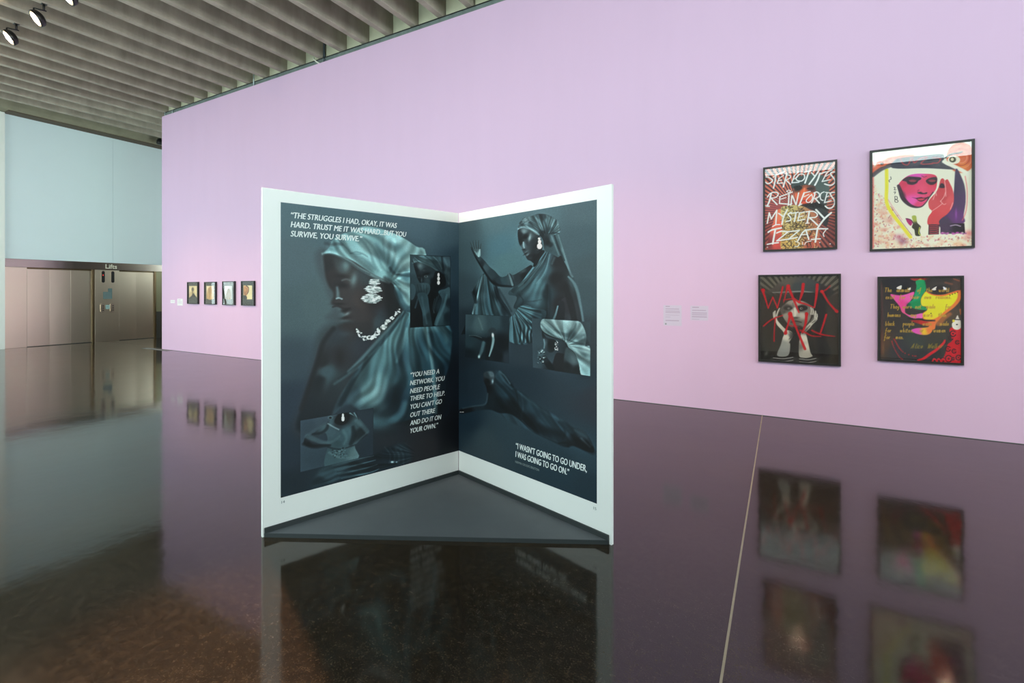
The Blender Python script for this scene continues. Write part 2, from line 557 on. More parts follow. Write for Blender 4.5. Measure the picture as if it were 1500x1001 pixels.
cl = struct(box('trim_4', LX - 0.2, LX, 4.607, 5.05, 0.0, 2.17, 'lift_steel', bevel=0.003), 'brushed steel cladding sheet next to the pilaster')
trim_6 = struct(box('trim_6', LX - 0.2, LX - 0.002, 6.475, 6.535, 0.0, 2.17, 'jamb_bronze', bevel=0.003), 'bronze coloured door jamb beside the lift controls')
trim_7 = struct(box('trim_7', LX - 0.2, LX - 0.004, 6.54, 7.15, 0.0, 2.17, 'lift_steel', bevel=0.003), 'brushed steel pier carrying the lift controls')
trim_8 = struct(box('trim_8', LX - 0.2, LX - 0.002, 8.105, 8.16, 0.0, 2.17, 'jamb_bronze', bevel=0.003), 'bronze coloured door jamb near the pink wall edge')
trim_9 = struct(box('trim_9', LX - 0.2, LX - 0.012, 8.165, EY, 0.86, 2.39, 'olive_panel'), 'olive metal panel beyond the lifts')
box('dado', LX - 0.2, LX - 0.002, 8.165, EY, 0.0, 0.86, 'stone_dark', trim_9)


def lean(o, deg):
    """Steel sheets never hang perfectly true: turn one a little about its upright middle line."""
    xs = [v.co.x for v in o.data.vertices]
    ys = [v.co.y for v in o.data.vertices]
    c = Matrix.Translation((max(xs), (min(ys) + max(ys)) / 2, 0))
    o.data.transform(c @ Matrix.Rotation(math.radians(deg), 4, 'Z') @ c.inverted())


def lift_door(name, splits, label):
    y0, y1 = splits[0], splits[-1]
    d = struct(box(name, LX - 0.2, LX - 0.05, y0, y1, 2.13, 2.17, 'jamb_bronze'), label)
    for i, (a, b) in enumerate(zip(splits[:-1], splits[1:])):
        back = 0.012 * i
        lean(box('door_leaf', LX - 0.055 - back, LX - 0.025 - back, a + 0.002, b - 0.002, 0.012, 2.13, 'lift_steel', d, 0.003), (0.5, -0.6, 0.4)[i])
    box('sill', LX - 0.12, LX + 0.0, y0, y1, 0.0, 0.012, 'stone_dark', d)
    box('sill_groove', LX - 0.055, LX - 0.035, y0, y1, 0.012, 0.014, 'indicator_black', d)


lean(cl, 0.7)
lean(trim_7, 0.5)

lift_door('door_1', (5.056, 5.529, 5.99, 6.473), 'steel lift door between the cladding sheet and bronze jamb')
lift_door('door_2', (7.153, 7.605, 8.103), 'steel lift door between the control pier and bronze jamb')

# ------------------------------------------------------------------ painting the prints
# Every print is a flat sheet in the scene: a fine mesh whose corners carry the ink colour.
# The shapes below are given in picture measurements and brought onto the sheet plane.
CY, SY = math.cos(YAW), math.sin(YAW)


def ray_of(x, y):
    t = (np.asarray(x, float) - 750.0) / 708.0
    u = (428.0 - np.asarray(y, float)) / 708.0
    return CY * t - SY, SY * t + CY, u


def sheet_map(A, B):
    """Picture measurement -> (distance along the line A-B, height) on the upright sheet through A and B."""
    d = np.array([B[0] - A[0], B[1] - A[1]])
    d /= np.hypot(*d)
    n = (d[1], -d[0])
    def f(x, y):
        rx, ry, rz = ray_of(x, y)
        k = (A[0] * n[0] + A[1] * n[1]) / (rx * n[0] + ry * n[1])
        return (rx * k - A[0]) * d[0] + (ry * k - A[1]) * d[1], CAM_H + rz * k
    return f


def catmull(p, closed, sub=4):
    p = np.asarray(p, float)
    n = len(p)
    if n < 3:
        return p
    out = []
    rng = range(n) if closed else range(n - 1)
    for i in rng:
        if closed:
            p0, p1, p2, p3 = p[(i - 1) % n], p[i], p[(i + 1) % n], p[(i + 2) % n]
        else:
            p0, p1, p2, p3 = p[max(i - 1, 0)], p[i], p[i + 1], p[min(i + 2, n - 1)]
        for k in range(sub):
            t = k / sub
            out.append(0.5 * ((2 * p1) + (-p0 + p2) * t + (2 * p0 - 5 * p1 + 4 * p2 - p3) * t * t + (-p0 + 3 * p1 - 3 * p2 + p3) * t ** 3))
    if not closed:
        out.append(p[-1])
    return np.array(out)


class Canvas:
    def __init__(self, w, h, smap, u0, u1, z0, z1):
        self.w, self.h, self.smap = w, h, smap
        self.u0, self.u1, self.z0, self.z1 = u0, u1, z0, z1
        self.a = np.zeros((h, w, 3))
        self.clip = None
        self.view(0, 0, 1)

    def view(self, ox, oy, s):
        self.ox, self.oy, self.s = ox, oy, s
        return self

    def to(self, pts):
        p = np.asarray(pts, float).reshape(-1, 2)
        u, z = self.smap(self.ox + p[:, 0] / self.s, self.oy + p[:, 1] / self.s)
        return np.stack([(u - self.u0) / (self.u1 - self.u0) * (self.w - 1), (self.z1 - z) / (self.z1 - self.z0) * (self.h - 1)], 1)

    def unit(self, x, y):
        a = self.to([(x, y), (x, y + 10)])
        return np.hypot(*(a[1] - a[0])) / 10.0

    def window(self, p, pad):
        x0, y0 = np.floor(p.min(0) - pad).astype(int)
        x1, y1 = np.ceil(p.max(0) + pad).astype(int) + 1
        x0, y0, x1, y1 = max(x0, 0), max(y0, 0), min(x1, self.w), min(y1, self.h)
        if x1 <= x0 or y1 <= y0:
            return None
        yy, xx = np.mgrid[y0:y1, x0:x1]
        return (slice(y0, y1), slice(x0, x1)), xx.astype(float), yy.astype(float)

    @staticmethod
    def seg_dist(xx, yy, p, closed):
        q = np.roll(p, -1, 0) if closed else p[1:]
        p0 = p if closed else p[:-1]
        best = np.full(xx.shape, 1e9)
        arg = np.zeros(xx.shape)
        inside = np.zeros(xx.shape, bool)
        for i, ((ax, ay), (bx, by)) in enumerate(zip(p0, q)):
            dx, dy = bx - ax, by - ay
            l2 = dx * dx + dy * dy + 1e-9
            t = np.clip(((xx - ax) * dx + (yy - ay) * dy) / l2, 0, 1)
            d = (xx - ax - t * dx) ** 2 + (yy - ay - t * dy) ** 2
            m = d < best
            best = np.where(m, d, best)
            arg = np.where(m, i + t, arg)
            if closed:
                c = ((ay > yy) != (by > yy))
                if c.any():
                    inside ^= c & (xx < dx * (yy - ay) / (dy if abs(dy) > 1e-9 else 1e-9) + ax)
        return np.sqrt(best), arg, inside

    def blend(self, sl, m, col):
        if self.clip is not None:
            m = m * self.clip[sl]
        m = m[..., None]
        self.a[sl] = self.a[sl] * (1 - m) + col * m

    def field(self, cols, xx, yy):
        """A colour, or colours at places blended smoothly between them."""
        if isinstance(cols[0], (int, float)):
            return np.array(cols, float) / 255.0
        pts = self.to([(c[0], c[1]) for c in cols])
        rgb = np.array([c[2] for c in cols], float) / 255.0
        wsum = 0
        acc = 0
        for (px, py), c in zip(pts, rgb):
            w = 1.0 / ((xx - px) ** 2 + (yy - py) ** 2 + 12.0) ** 1.8
            acc = acc + w[..., None] * c
            wsum = wsum + w
        return acc / wsum[..., None]

    def poly(self, pts, cols, soft=1.5, alpha=1.0, smooth=True):
        k = self.unit(*np.mean(np.asarray(pts, float), 0))
        p = self.to(pts)
        if smooth:
            p = catmull(p, True)
        s = max(0.6, soft * k)
        w = self.window(p, s + 1)
        if w is None:
            return self
        sl, xx, yy = w
        d, _, ins = self.seg_dist(xx, yy, p, True)
        sd = np.where(ins, d, -d)
        t = np.clip(sd / (2 * s) + 0.5, 0, 1)
        self.blend(sl, t * t * (3 - 2 * t) * alpha, self.field(cols, xx, yy))
        return self

    def stroke(self, pts, width, cols, soft=1.5, alpha=1.0, smooth=True):
        k = self.unit(*np.mean(np.asarray(pts, float), 0))
        p = self.to(pts)
        wd = np.atleast_1d(np.asarray(width, float)) * k / 2
        n0 = len(p)
        if smooth and n0 > 2:
            p = catmull(p, False)
        s = max(0.5, soft * k)
        w = self.window(p, wd.max() + s + 1)
        if w is None:
            return self
        sl, xx, yy = w
        d, arg, _ = self.seg_dist(xx, yy, p, False)
        if len(wd) > 1:
            r = np.interp(arg / max(len(p) - 1, 1), np.linspace(0, 1, len(wd)), wd)
        else:
            r = wd[0]
        t = np.clip((r - d) / (2 * s) + 0.5, 0, 1)
        self.blend(sl, t * t * (3 - 2 * t) * alpha, self.field(cols, xx, yy))
        return self

    def blob(self, x, y, rx, ry, col, alpha=1.0, rot=0.0):
        """Soft patch with a gaussian fall-off."""
        a = math.radians(rot)
        ring = [(x + 2.4 * (rx * math.cos(t) * math.cos(a) - ry * math.sin(t) * math.sin(a)), y + 2.4 * (rx * math.cos(t) * math.sin(a) + ry * math.sin(t) * math.cos(a))) for t in np.linspace(0, 2 * math.pi, 24)]
        w = self.window(self.to(ring), 1)
        if w is None:
            return self
        sl, xx, yy = w
        c = self.to([(x, y), (x + rx * math.cos(a), y + rx * math.sin(a)), (x - ry * math.sin(a), y + ry * math.cos(a))])
        M = np.linalg.inv(np.stack([c[1] - c[0], c[2] - c[0]], 1))
        qx, qy = xx - c[0][0], yy - c[0][1]
        e = (M[0, 0] * qx + M[0, 1] * qy) ** 2 + (M[1, 0] * qx + M[1, 1] * qy) ** 2
        self.blend(sl, np.exp(-e) * alpha, np.array(col, float) / 255.0)
        return self

    def ell(self, x, y, rx, ry, col, soft=1.0, alpha=1.0, rot=0.0):
        a = math.radians(rot)
        ring = [(x + rx * math.cos(t) * math.cos(a) - ry * math.sin(t) * math.sin(a), y + rx * math.cos(t) * math.sin(a) + ry * math.sin(t) * math.cos(a)) for t in np.linspace(0, 2 * math.pi, 16, endpoint=False)]
        return self.poly(ring, col, soft, alpha)

    def mask(self, pts, soft=0.5):
        """Keep the following paint inside an outline; mask(None) frees it."""
        if pts is None:
            self.clip = None
            return self
        yy, xx = np.mgrid[0:self.h, 0:self.w].astype(float)
        d, _, ins = self.seg_dist(xx, yy, self.to(pts), True)
        self.clip = np.clip(np.where(ins, d, -d) + 0.5, 0, 1)
        return self

    def folds(self, pts, origin, freq, amp, seed=1, soft=6, away=None, warp=0.25):
        """Cloth folds inside an outline: bands fanning from a point, or running along a direction (away)."""
        k = self.unit(*np.mean(np.asarray(pts, float), 0))
        p = catmull(self.to(pts), True)
        w = self.window(p, 2)
        if w is None:
            return self
        sl, xx, yy = w
        d, _, ins = self.seg_dist(xx, yy, p, True)
        t = np.clip(np.where(ins, d, -d) / (2 * max(0.6, soft * k)) + 0.5, 0, 1)
        o = self.to([origin])[0]
        rng = np.random.RandomState(seed)
        if away is None:
            r = np.hypot(xx - o[0], yy - o[1])
            c = np.arctan2(yy - o[1], xx - o[0]) * freq
        else:
            e = self.to([(origin[0] + away[0], origin[1] + away[1])])[0] - o
            e /= np.hypot(*e)
            r = (xx - o[0]) * e[0] + (yy - o[1]) * e[1]
            c = ((xx - o[0]) * -e[1] + (yy - o[1]) * e[0]) * freq / 60.0
        c = c + warp * freq * 0.25 * np.sin(r / 38.0 + rng.rand() * 6) + warp * np.sin(r / 13.0 + c * 0.7)
        f = np.zeros_like(c)
        for i in range(5):
            kf = 1.0 + i * 0.83 + rng.rand() * 0.4
            f += np.sin(c * kf + rng.rand() * 6.28 + 0.35 * np.sin(r / (17.0 + 6 * i) + rng.rand() * 6)) / (1 + 0.45 * i)
        f = np.tanh(f * 0.75)
        m = t * amp * f
        if self.clip is not None:
            m = m * self.clip[sl]
        self.a[sl] = np.clip(self.a[sl] * (1 + m[..., None]), 0, 1)
        return self

    def crisp(self, amt, radius):
        """Local contrast: pull every tone away from the average around it."""
        def blur(m, r):
            for ax in (0, 1):
                for _ in range(2):
                    p = np.concatenate([np.repeat(m.take([0], ax), r + 1, ax), m, np.repeat(m.take([-1], ax), r, ax)], ax)
                    cs = np.cumsum(p, ax)
                    n = m.shape[ax]
                    m = (cs.take(range(2 * r + 1, 2 * r + 1 + n), ax) - cs.take(range(0, n), ax)) / (2 * r + 1)
            return m
        g = self.a.mean(-1, keepdims=True)
        self.a = np.clip(self.a * np.clip(1 + amt * (g - blur(g, radius)) / np.maximum(blur(g, radius), 0.06), 0.45, 1.8), 0, 1)
        return self

    def grain(self, amt, seed=1, size=1):
        rng = np.random.RandomState(seed)
        n = rng.randn(self.h // size + 2, self.w // size + 2)
        n = np.repeat(np.repeat(n, size, 0), size, 1)[:self.h, :self.w]
        self.a = np.clip(self.a * (1 + amt * n[..., None]), 0, 1)
        return self

    def sheet(self, name, material, parent, gain=(1, 1, 1), lift=0.0, origin=(0.0, 0.0), y=0.0):
        """The painted sheet as a mesh in the parent's x-z plane."""
        w, h = self.w, self.h
        u = np.linspace(self.u0, self.u1, w) - origin[0]
        z = np.linspace(self.z1, self.z0, h) - origin[1]
        uu, zz = np.meshgrid(u, z)
        co = np.stack([uu, np.full_like(uu, y), zz], -1).reshape(-1, 3).astype(np.float32)
        idx = np.arange(w * h).reshape(h, w)
        quads = np.stack([idx[1:, :-1], idx[1:, 1:], idx[:-1, 1:], idx[:-1, :-1]], -1).reshape(-1, 4).astype(np.int32)
        me = bpy.data.meshes.new(name)
        me.vertices.add(w * h)
        me.vertices.foreach_set('co', co.ravel())
        nq = len(quads)
        me.loops.add(nq * 4)
        me.loops.foreach_set('vertex_index', quads.ravel())
        me.polygons.add(nq)
        me.polygons.foreach_set('loop_start', np.arange(0, nq * 4, 4, dtype=np.int32))
        me.update(calc_edges=True)
        c = np.clip(self.a, 0, 1)
        lin = np.where(c <= 0.04045, c / 12.92, ((c + 0.055) / 1.055) ** 2.4)
        lin = np.clip((lin - lift) * np.array(gain), 0.002, 0.92)
        at = me.color_attributes.new('ink', 'FLOAT_COLOR', 'POINT')
        at.data.foreach_set('color', np.concatenate([lin, np.ones((h, w, 1))], -1).reshape(-1).astype(np.float32))
        return link(name, me, material, parent)


def rect(C, x0, y0, x1, y1, cols, soft=0.5):
    return C.poly([(x0, y0), (x1, y0), (x1, y1), (x0, y1)], cols, soft, 1.0, False)


# ---- the standing magazine: corners on the floor
DL, DF, DR = (-2.768, 1.834), (-2.287, 3.216), (-0.877, 2.784)
PAGE_W_L = math.hypot(DF[0] - DL[0], DF[1] - DL[1])
PAGE_W_R = math.hypot(DR[0] - DF[0], DR[1] - DF[1])
PAGE_H = 2.14


def paint_left_page():
    C = Canvas(430, 600, sheet_map(DL, DF), 0.106, PAGE_W_L, 0.213, 2.062)
    C.view(370, 260, 3.3375)
    # studio backdrop
    full = [(100, 60), (1080, 60), (1080, 1560), (100, 1560)]
    C.poly(full, [(150, 140, (82, 104, 111)), (420, 200, (74, 98, 106)), (200, 420, (80, 98, 104)), (180, 650, (74, 92, 97)), (300, 620, (78, 96, 100)), (170, 900, (56, 70, 79)), (170, 1100, (42, 54, 66)), (170, 1350, (34, 46, 57)), (160, 1520, (27, 38, 46)),
                  (850, 230, (74, 98, 110)), (960, 260, (66, 90, 102)), (1000, 420, (44, 66, 79)), (1000, 700, (26, 42, 54)), (1000, 1000, (16, 24, 33)), (980, 1250, (12, 16, 22)), (850, 1330, (38, 38, 42)), (620, 1400, (28, 36, 42)), (420, 1500, (34, 50, 58)), (980, 1330, (14, 18, 24))], 1, 1, False)
    # blurred trail of the arm and body outline
    C.poly([(330, 760), (430, 700), (560, 690), (560, 900), (400, 1100), (330, 1300), (200, 1240), (250, 1080), (300, 900)], (46, 50, 54), 34, 0.75)
    # shoulder, chest and arm
    C.poly([(340, 800), (385, 745), (450, 712), (520, 700), (600, 640), (700, 560), (745, 640), (720, 700), (640, 800), (560, 900), (500, 1000), (440, 1120), (380, 1180), (300, 1240), (215, 1230), (240, 1120), (275, 1010), (310, 900)],
           [(400, 780, (46, 52, 58)), (480, 730, (50, 44, 44)), (420, 880, (42, 42, 46)), (540, 820, (48, 52, 60)), (340, 900, (36, 36, 38)), (330, 1000, (30, 34, 38)), (360, 950, (60, 78, 84)), (260, 1150, (28, 34, 40)), (620, 730, (60, 68, 74)), (660, 640, (44, 42, 44))], 12, 0.96)
    C.blob(425, 880, 26, 44, (36, 32, 33), 0.9)
    C.blob(372, 985, 20, 60, (66, 86, 92), 0.55, 18)
    C.blob(452, 765, 40, 18, (56, 64, 72), 0.7)
    C.stroke([(395, 740), (345, 810), (318, 900), (280, 1010), (240, 1130)], 22, (34, 33, 35), 10, 0.7)
    # torso fabric
    C.poly([(745, 650), (770, 640), (960, 720), (965, 900), (940, 1000), (960, 1150), (900, 1180), (800, 1180), (700, 1200), (600, 1210), (480, 1110), (400, 1160), (380, 1180), (420, 1080), (500, 960), (600, 830), (690, 720)],
           [(680, 780, (92, 128, 133)), (760, 720, (86, 122, 128)), (640, 880, (80, 114, 119)), (560, 960, (72, 104, 110)), (560, 1050, (86, 118, 122)), (600, 1060, (112, 146, 149)), (610, 1000, (100, 136, 140)), (700, 960, (66, 98, 106)), (740, 900, (50, 76, 86)), (700, 1060, (28, 46, 56)), (780, 1000, (40, 68, 79)), (830, 850, (52, 86, 97)), (840, 960, (38, 68, 80)), (930, 820, (44, 76, 88)), (950, 960, (24, 44, 56)), (500, 1060, (50, 70, 78)), (430, 1120, (44, 60, 68)), (740, 1150, (30, 50, 60)), (860, 1100, (34, 56, 66)), (930, 1120, (14, 22, 30))], 8)
    for p, w, c, s, a in [
        ([(745, 660), (690, 730), (620, 815), (560, 890), (500, 975), (450, 1070), (430, 1110)], (10, 18, 20, 14), (28, 42, 50), 5, 0.9),
        ([(735, 655), (670, 735), (590, 825), (530, 890), (470, 950)], (8, 14, 10), (98, 134, 138), 5, 0.8),
        ([(700, 720), (640, 790), (570, 870), (520, 930)], 8, (56, 82, 90), 5, 0.7),
        ([(620, 830), (540, 900), (470, 960), (400, 1010)], (6, 14, 6), (84, 116, 120), 6, 0.55),
        ([(560, 880), (500, 930), (420, 985)], (6, 10, 5), (34, 44, 50), 5, 0.7),
        ([(770, 680), (735, 780), (720, 900), (735, 1010), (740, 1110)], (10, 26, 40, 30), (32, 54, 64), 12, 0.75),
        ([(752, 740), (725, 830), (705, 900)], (8, 18, 10), (112, 150, 154), 7, 0.6),
        ([(820, 750), (810, 880), (790, 1020), (775, 1150)], (30, 50, 40), (30, 52, 62), 16, 0.6),
        ([(790, 750), (785, 880), (770, 1000)], (24, 30, 20), (76, 112, 120), 12, 0.5),
        ([(840, 735), (862, 800), (878, 900), (888, 1000), (894, 1080), (898, 1150)], (14, 16, 14, 18, 12), (128, 164, 166), 5, 0.7),
        ([(868, 760), (880, 850), (890, 930)], (18, 14, 8), (22, 42, 54), 8, 0.7),
        ([(870, 740), (930, 742), (950, 800)], (18, 20, 10), (98, 134, 138), 12, 0.5),
        ([(915, 1000), (930, 1090), (920, 1160)], 36, (10, 16, 24), 16, 0.8)]:
        C.stroke(p, np.array(w) * 1.4, c, s * 1.5, a * 0.72)
    C.blob(600, 1055, 60, 34, (126, 160, 162), 0.75, -20)
    C.blob(560, 1085, 50, 26, (96, 128, 131), 0.6, -10)
    C.blob(690, 1090, 60, 60, (20, 34, 44), 0.85)
    C.blob(600, 1150, 90, 34, (30, 44, 52), 0.8)
    C.stroke([(560, 1205), (650, 1195), (720, 1165), (745, 1110)], (30, 40, 34), (62, 92, 100), 16, 0.6)
    C.blob(620, 1215, 60, 26, (58, 84, 92), 0.7)
    C.blob(680, 1290, 90, 40, (36, 40, 46), 0.9)
    # neck and cheek shadow
    C.poly([(560, 480), (680, 500), (720, 560), (735, 640), (690, 700), (620, 760), (540, 770), (500, 710), (520, 600)], [(620, 620, (42, 40, 42)), (680, 560, (30, 28, 30)), (560, 720, (50, 46, 47)), (620, 720, (58, 70, 76)), (700, 640, (32, 34, 38)), (540, 560, (64, 56, 56))], 12, 0.95)
    # blurred ghost of the profile
    C.poly([(310, 372), (360, 372), (420, 640), (440, 700), (360, 690), (390, 640), (350, 520), (318, 450)], (62, 66, 70), 22, 0.55)
    # face
    C.poly([(352, 374), (420, 380), (500, 405), (590, 470), (640, 520), (630, 640), (560, 705), (470, 700), (440, 692), (452, 672), (436, 655), (430, 640), (405, 628), (385, 612), (395, 585), (392, 560), (372, 530), (358, 490), (350, 430)],
           [(370, 430, (40, 38, 40)), (430, 420, (58, 62, 64)), (390, 480, (48, 42, 43)), (470, 500, (64, 58, 58)), (560, 480, (62, 70, 74)), (440, 560, (58, 52, 52)), (530, 600, (66, 56, 55)), (480, 660, (56, 50, 51)), (600, 600, (44, 38, 40)), (420, 520, (44, 40, 42))], 9, 0.97)
    C.view(450, 330, 6.673)
    C.blob(375, 400, 46, 60, (104, 130, 132), 0.85, 10)
    C.blob(330, 430, 40, 40, (70, 78, 80), 0.5)
    C.blob(455, 530, 34, 66, (102, 126, 128), 0.85, 12)
    C.blob(330, 500, 70, 22, (40, 36, 37), 0.85, 4)
    C.blob(350, 590, 60, 30, (38, 33, 35), 0.9, 6)
    C.stroke([(340, 540), (380, 528), (420, 540)], 16, (96, 106, 108), 10, 0.45)
    C.stroke([(292, 610), (298, 660), (300, 700)], (20, 30, 34), (96, 122, 127), 18, 0.7)
    C.stroke([(285, 718), (310, 712), (340, 722)], 14, (126, 150, 154), 8, 0.75)
    C.blob(310, 770, 60, 14, (38, 32, 34), 0.9)
    C.stroke([(250, 800), (300, 790), (360, 815), (420, 812)], 16, (44, 37, 38), 8, 0.7)
    C.blob(378, 832, 46, 16, (34, 29, 30), 0.85, -12)
    C.blob(388, 868, 34, 15, (100, 114, 116), 0.8, -28)
    C.blob(380, 905, 50, 12, (42, 37, 38), 0.8, -8)
    C.blob(350, 935, 60, 12, (78, 84, 86), 0.5, -6)
    C.blob(720, 860, 60, 60, (50, 60, 68), 0.7)
    C.blob(800, 700, 50, 160, (24, 22, 24), 0.75)
    # head wrap
    C.view(370, 260, 3.3375)
    C.poly([(346, 372), (372, 345), (392, 305), (430, 280), (490, 262), (540, 240), (600, 245), (660, 262), (730, 292), (800, 338), (850, 382), (850, 700), (772, 662), (740, 650), (712, 612), (692, 560), (690, 528), (655, 505), (600, 478), (545, 444), (490, 408), (430, 384), (380, 372)],
           [(400, 340, (96, 132, 136)), (440, 360, (122, 158, 160)), (470, 290, (112, 148, 151)), (540, 260, (128, 166, 168)), (600, 290, (110, 148, 152)), (560, 340, (132, 168, 170)), (520, 400, (126, 162, 165)), (620, 380, (114, 150, 154)), (640, 440, (122, 160, 162)), (700, 300, (140, 178, 180)), (770, 340, (134, 172, 175)), (720, 380, (112, 150, 155)), (690, 340, (84, 118, 124)), (760, 420, (146, 182, 183)), (690, 440, (86, 122, 128)), (750, 480, (74, 108, 116)), (700, 510, (96, 134, 138)), (740, 540, (128, 166, 168)), (720, 570, (60, 90, 98)), (760, 610, (112, 150, 154)), (740, 640, (58, 84, 92)), (760, 650, (44, 64, 72))], 4)
    C.view(450, 330, 6.673)
    for p, w, c, s, a in [
        ([(150, 280), (215, 262), (290, 285), (400, 345), (500, 415), (600, 470), (700, 520), (800, 560)], (12, 22, 20, 18, 24, 20), (138, 172, 174), 9, 0.85),
        ([(165, 288), (240, 285), (330, 320), (430, 375), (520, 435), (610, 480)], (8, 10, 14, 10), (54, 66, 70), 7, 0.8),
        ([(180, 178), (240, 190), (290, 182), (340, 190)], (18, 22, 12), (52, 58, 62), 12, 0.75),
        ([(330, 170), (400, 240), (430, 275), (520, 285)], (10, 14, 10, 6), (62, 90, 96), 9, 0.7),
        ([(420, 278), (480, 262), (545, 282), (590, 310)], (6, 10, 8, 4), (70, 98, 104), 6, 0.7),
        ([(470, 300), (530, 320), (600, 370), (660, 430)], (10, 18, 20, 10), (76, 106, 112), 12, 0.65),
        ([(500, 110), (570, 190), (620, 280), (650, 380), (690, 450)], (14, 18, 20, 16), (84, 118, 124), 12, 0.6),
        ([(560, 130), (640, 210), (690, 300), (730, 400), (780, 460)], (10, 14, 20, 20), (74, 106, 112), 11, 0.6),
        ([(590, 190), (640, 280), (680, 380), (720, 440)], (8, 12, 10), (150, 184, 185), 8, 0.55),
        ([(530, 180), (590, 260), (620, 350)], (10, 14, 8), (150, 184, 186), 8, 0.45),
        ([(680, 190), (720, 270), (760, 330), (830, 420)], (22, 40, 46, 40), (70, 100, 108), 20, 0.7),
        ([(760, 130), (790, 220), (830, 300)], (30, 34, 20), (156, 190, 192), 18, 0.5),
        ([(830, 200), (850, 290), (900, 380), (930, 450)], (20, 40, 46, 26), (160, 194, 195), 20, 0.55),
        ([(810, 420), (850, 470), (930, 490), (1010, 478)], (20, 22, 14, 12), (40, 60, 68), 8, 0.85),
        ([(870, 470), (940, 462), (1010, 452)], 8, (140, 176, 178), 6, 0.7),
        ([(850, 500), (920, 560), (980, 640), (1010, 700)], (26, 40, 44, 40), (150, 186, 187), 16, 0.7),
        ([(840, 590), (870, 680), (930, 770), (990, 820)], (26, 50, 60, 50), (46, 70, 78), 18, 0.8),
        ([(855, 590), (900, 605)], 14, (150, 182, 182), 7, 0.7),
        ([(930, 640), (960, 710), (1000, 770)], (24, 30, 20), (146, 182, 184), 12, 0.7),
        ([(760, 520), (810, 580), (840, 680), (880, 780)], (26, 50, 50, 30), (28, 28, 30), 14, 0.8)]:
        C.stroke(p, np.array(w) * 1.4, c, s * 1.5, a * 0.72)
    C.view(370, 260, 3.3375)
    C.folds([(346, 372), (392, 305), (490, 262), (600, 245), (690, 280), (700, 380), (690, 500), (655, 505), (545, 444), (430, 384)], (330, 120), 11, 0.24, 3)
    C.folds([(640, 270), (730, 292), (850, 382), (850, 470), (760, 480), (690, 500), (650, 400)], (640, 560), 7, 0.26, 5)
    C.folds([(690, 505), (770, 480), (850, 470), (850, 700), (740, 650), (700, 580)], (660, 470), 6, 0.32, 8)
    C.folds([(745, 650), (960, 720), (965, 900), (940, 1000), (900, 1180), (700, 1200), (480, 1110), (400, 1160), (500, 960), (600, 830), (690, 720)], (800, 480), 17, 0.30, 12, 14)
    C.view(450, 330, 6.673)
    # earring: three blurred drops of stones
    rng = random.Random(4)
    for cx, cy, rx, ry, n in [(655, 555, 52, 30, 40), (648, 628, 78, 38, 60), (630, 716, 92, 48, 90)]:
        C.ell(cx, cy, rx, ry, (168, 184, 182), 9, 0.85)
        for _ in range(n):
            t, r = rng.uniform(0, 6.28), rng.random() ** 0.6
            x, y = cx + rx * r * math.cos(t), cy + ry * r * math.sin(t)
            g = rng.choice([110, 150, 205, 225, 240, 215])
            l = rng.uniform(10, 34)
            C.stroke([(x - l / 2, y), (x + l / 2, y + rng.uniform(-3, 3))], rng.uniform(5, 9), (g, min(255, g + 8), min(255, g + 6)), 3, 0.85)
    # necklace
    C.view(370, 260, 3.3375)
    path = catmull([(510, 745), (530, 775), (556, 788), (585, 782), (610, 762), (632, 738), (655, 714), (685, 685), (715, 650)], False, 9)
    for i, (x, y) in enumerate(path):
        for _ in range(2):
            jx, jy = rng.uniform(-8, 8), rng.uniform(-8, 8)
            g = rng.choice([215, 235, 180, 130, 60])
            r = rng.uniform(2.5, 5.5) * (1.25 if 20 < i < 58 else 0.8)
            C.ell(x + jx, y + jy, r * 1.3, r, (g - 6, g, g - 2), 2, 0.85)
    # lower left: dark skirt folds
    C.view(410, 580, 6.258)
    C.poly([(330, 720), (420, 650), (560, 610), (700, 580), (860, 545), (1000, 470), (1150, 440), (1200, 600), (1000, 680), (620, 790), (330, 860)], [(420, 700, (52, 74, 82)), (560, 650, (58, 82, 90)), (700, 640, (26, 36, 42)), (860, 600, (20, 28, 34)), (1000, 540, (22, 32, 40)), (1100, 500, (36, 50, 58)), (600, 740, (34, 50, 58)), (360, 800, (28, 40, 47))], 22, 0.9)
    for i in range(9):
        y = 600 + i * 20
        C.stroke([(480 + i * 14, y + 40), (600 + i * 16, y + 12), (720 + i * 20, y - 20), (860 + i * 8, y - 50)], (4, 12, 8, 4), (20, 28, 33) if i % 2 else (66, 92, 100), 6, 0.7)
    for i in range(8):
        C.stroke([(960 + i * 24, 470 + i * 4), (1010 + i * 20, 540), (1000 + i * 22, 620)], 8, (18, 26, 32) if i % 2 else (60, 84, 90), 9, 0.28)
    C.blob(1030, 608, 16, 10, (120, 145, 148), 0.8)
    C.blob(1070, 610, 10, 8, (120, 145, 148), 0.7)
    C.folds([(330, 720), (560, 610), (860, 545), (1150, 440), (1200, 600), (620, 790), (330, 860)], (1300, 560), 22, 0.22, 4, 20)
    # inset below: torso with arms behind the head
    q = [(188, 228), (856, 112), (856, 540), (188, 700)]
    C.mask(q)
    C.poly(q, [(220, 260, (52, 66, 77)), (300, 600, (48, 64, 74)), (220, 660, (50, 66, 76)), (800, 160, (40, 52, 62)), (800, 500, (34, 46, 56)), (400, 220, (58, 72, 82)), (640, 560, (40, 54, 62))], 1, 1, False)
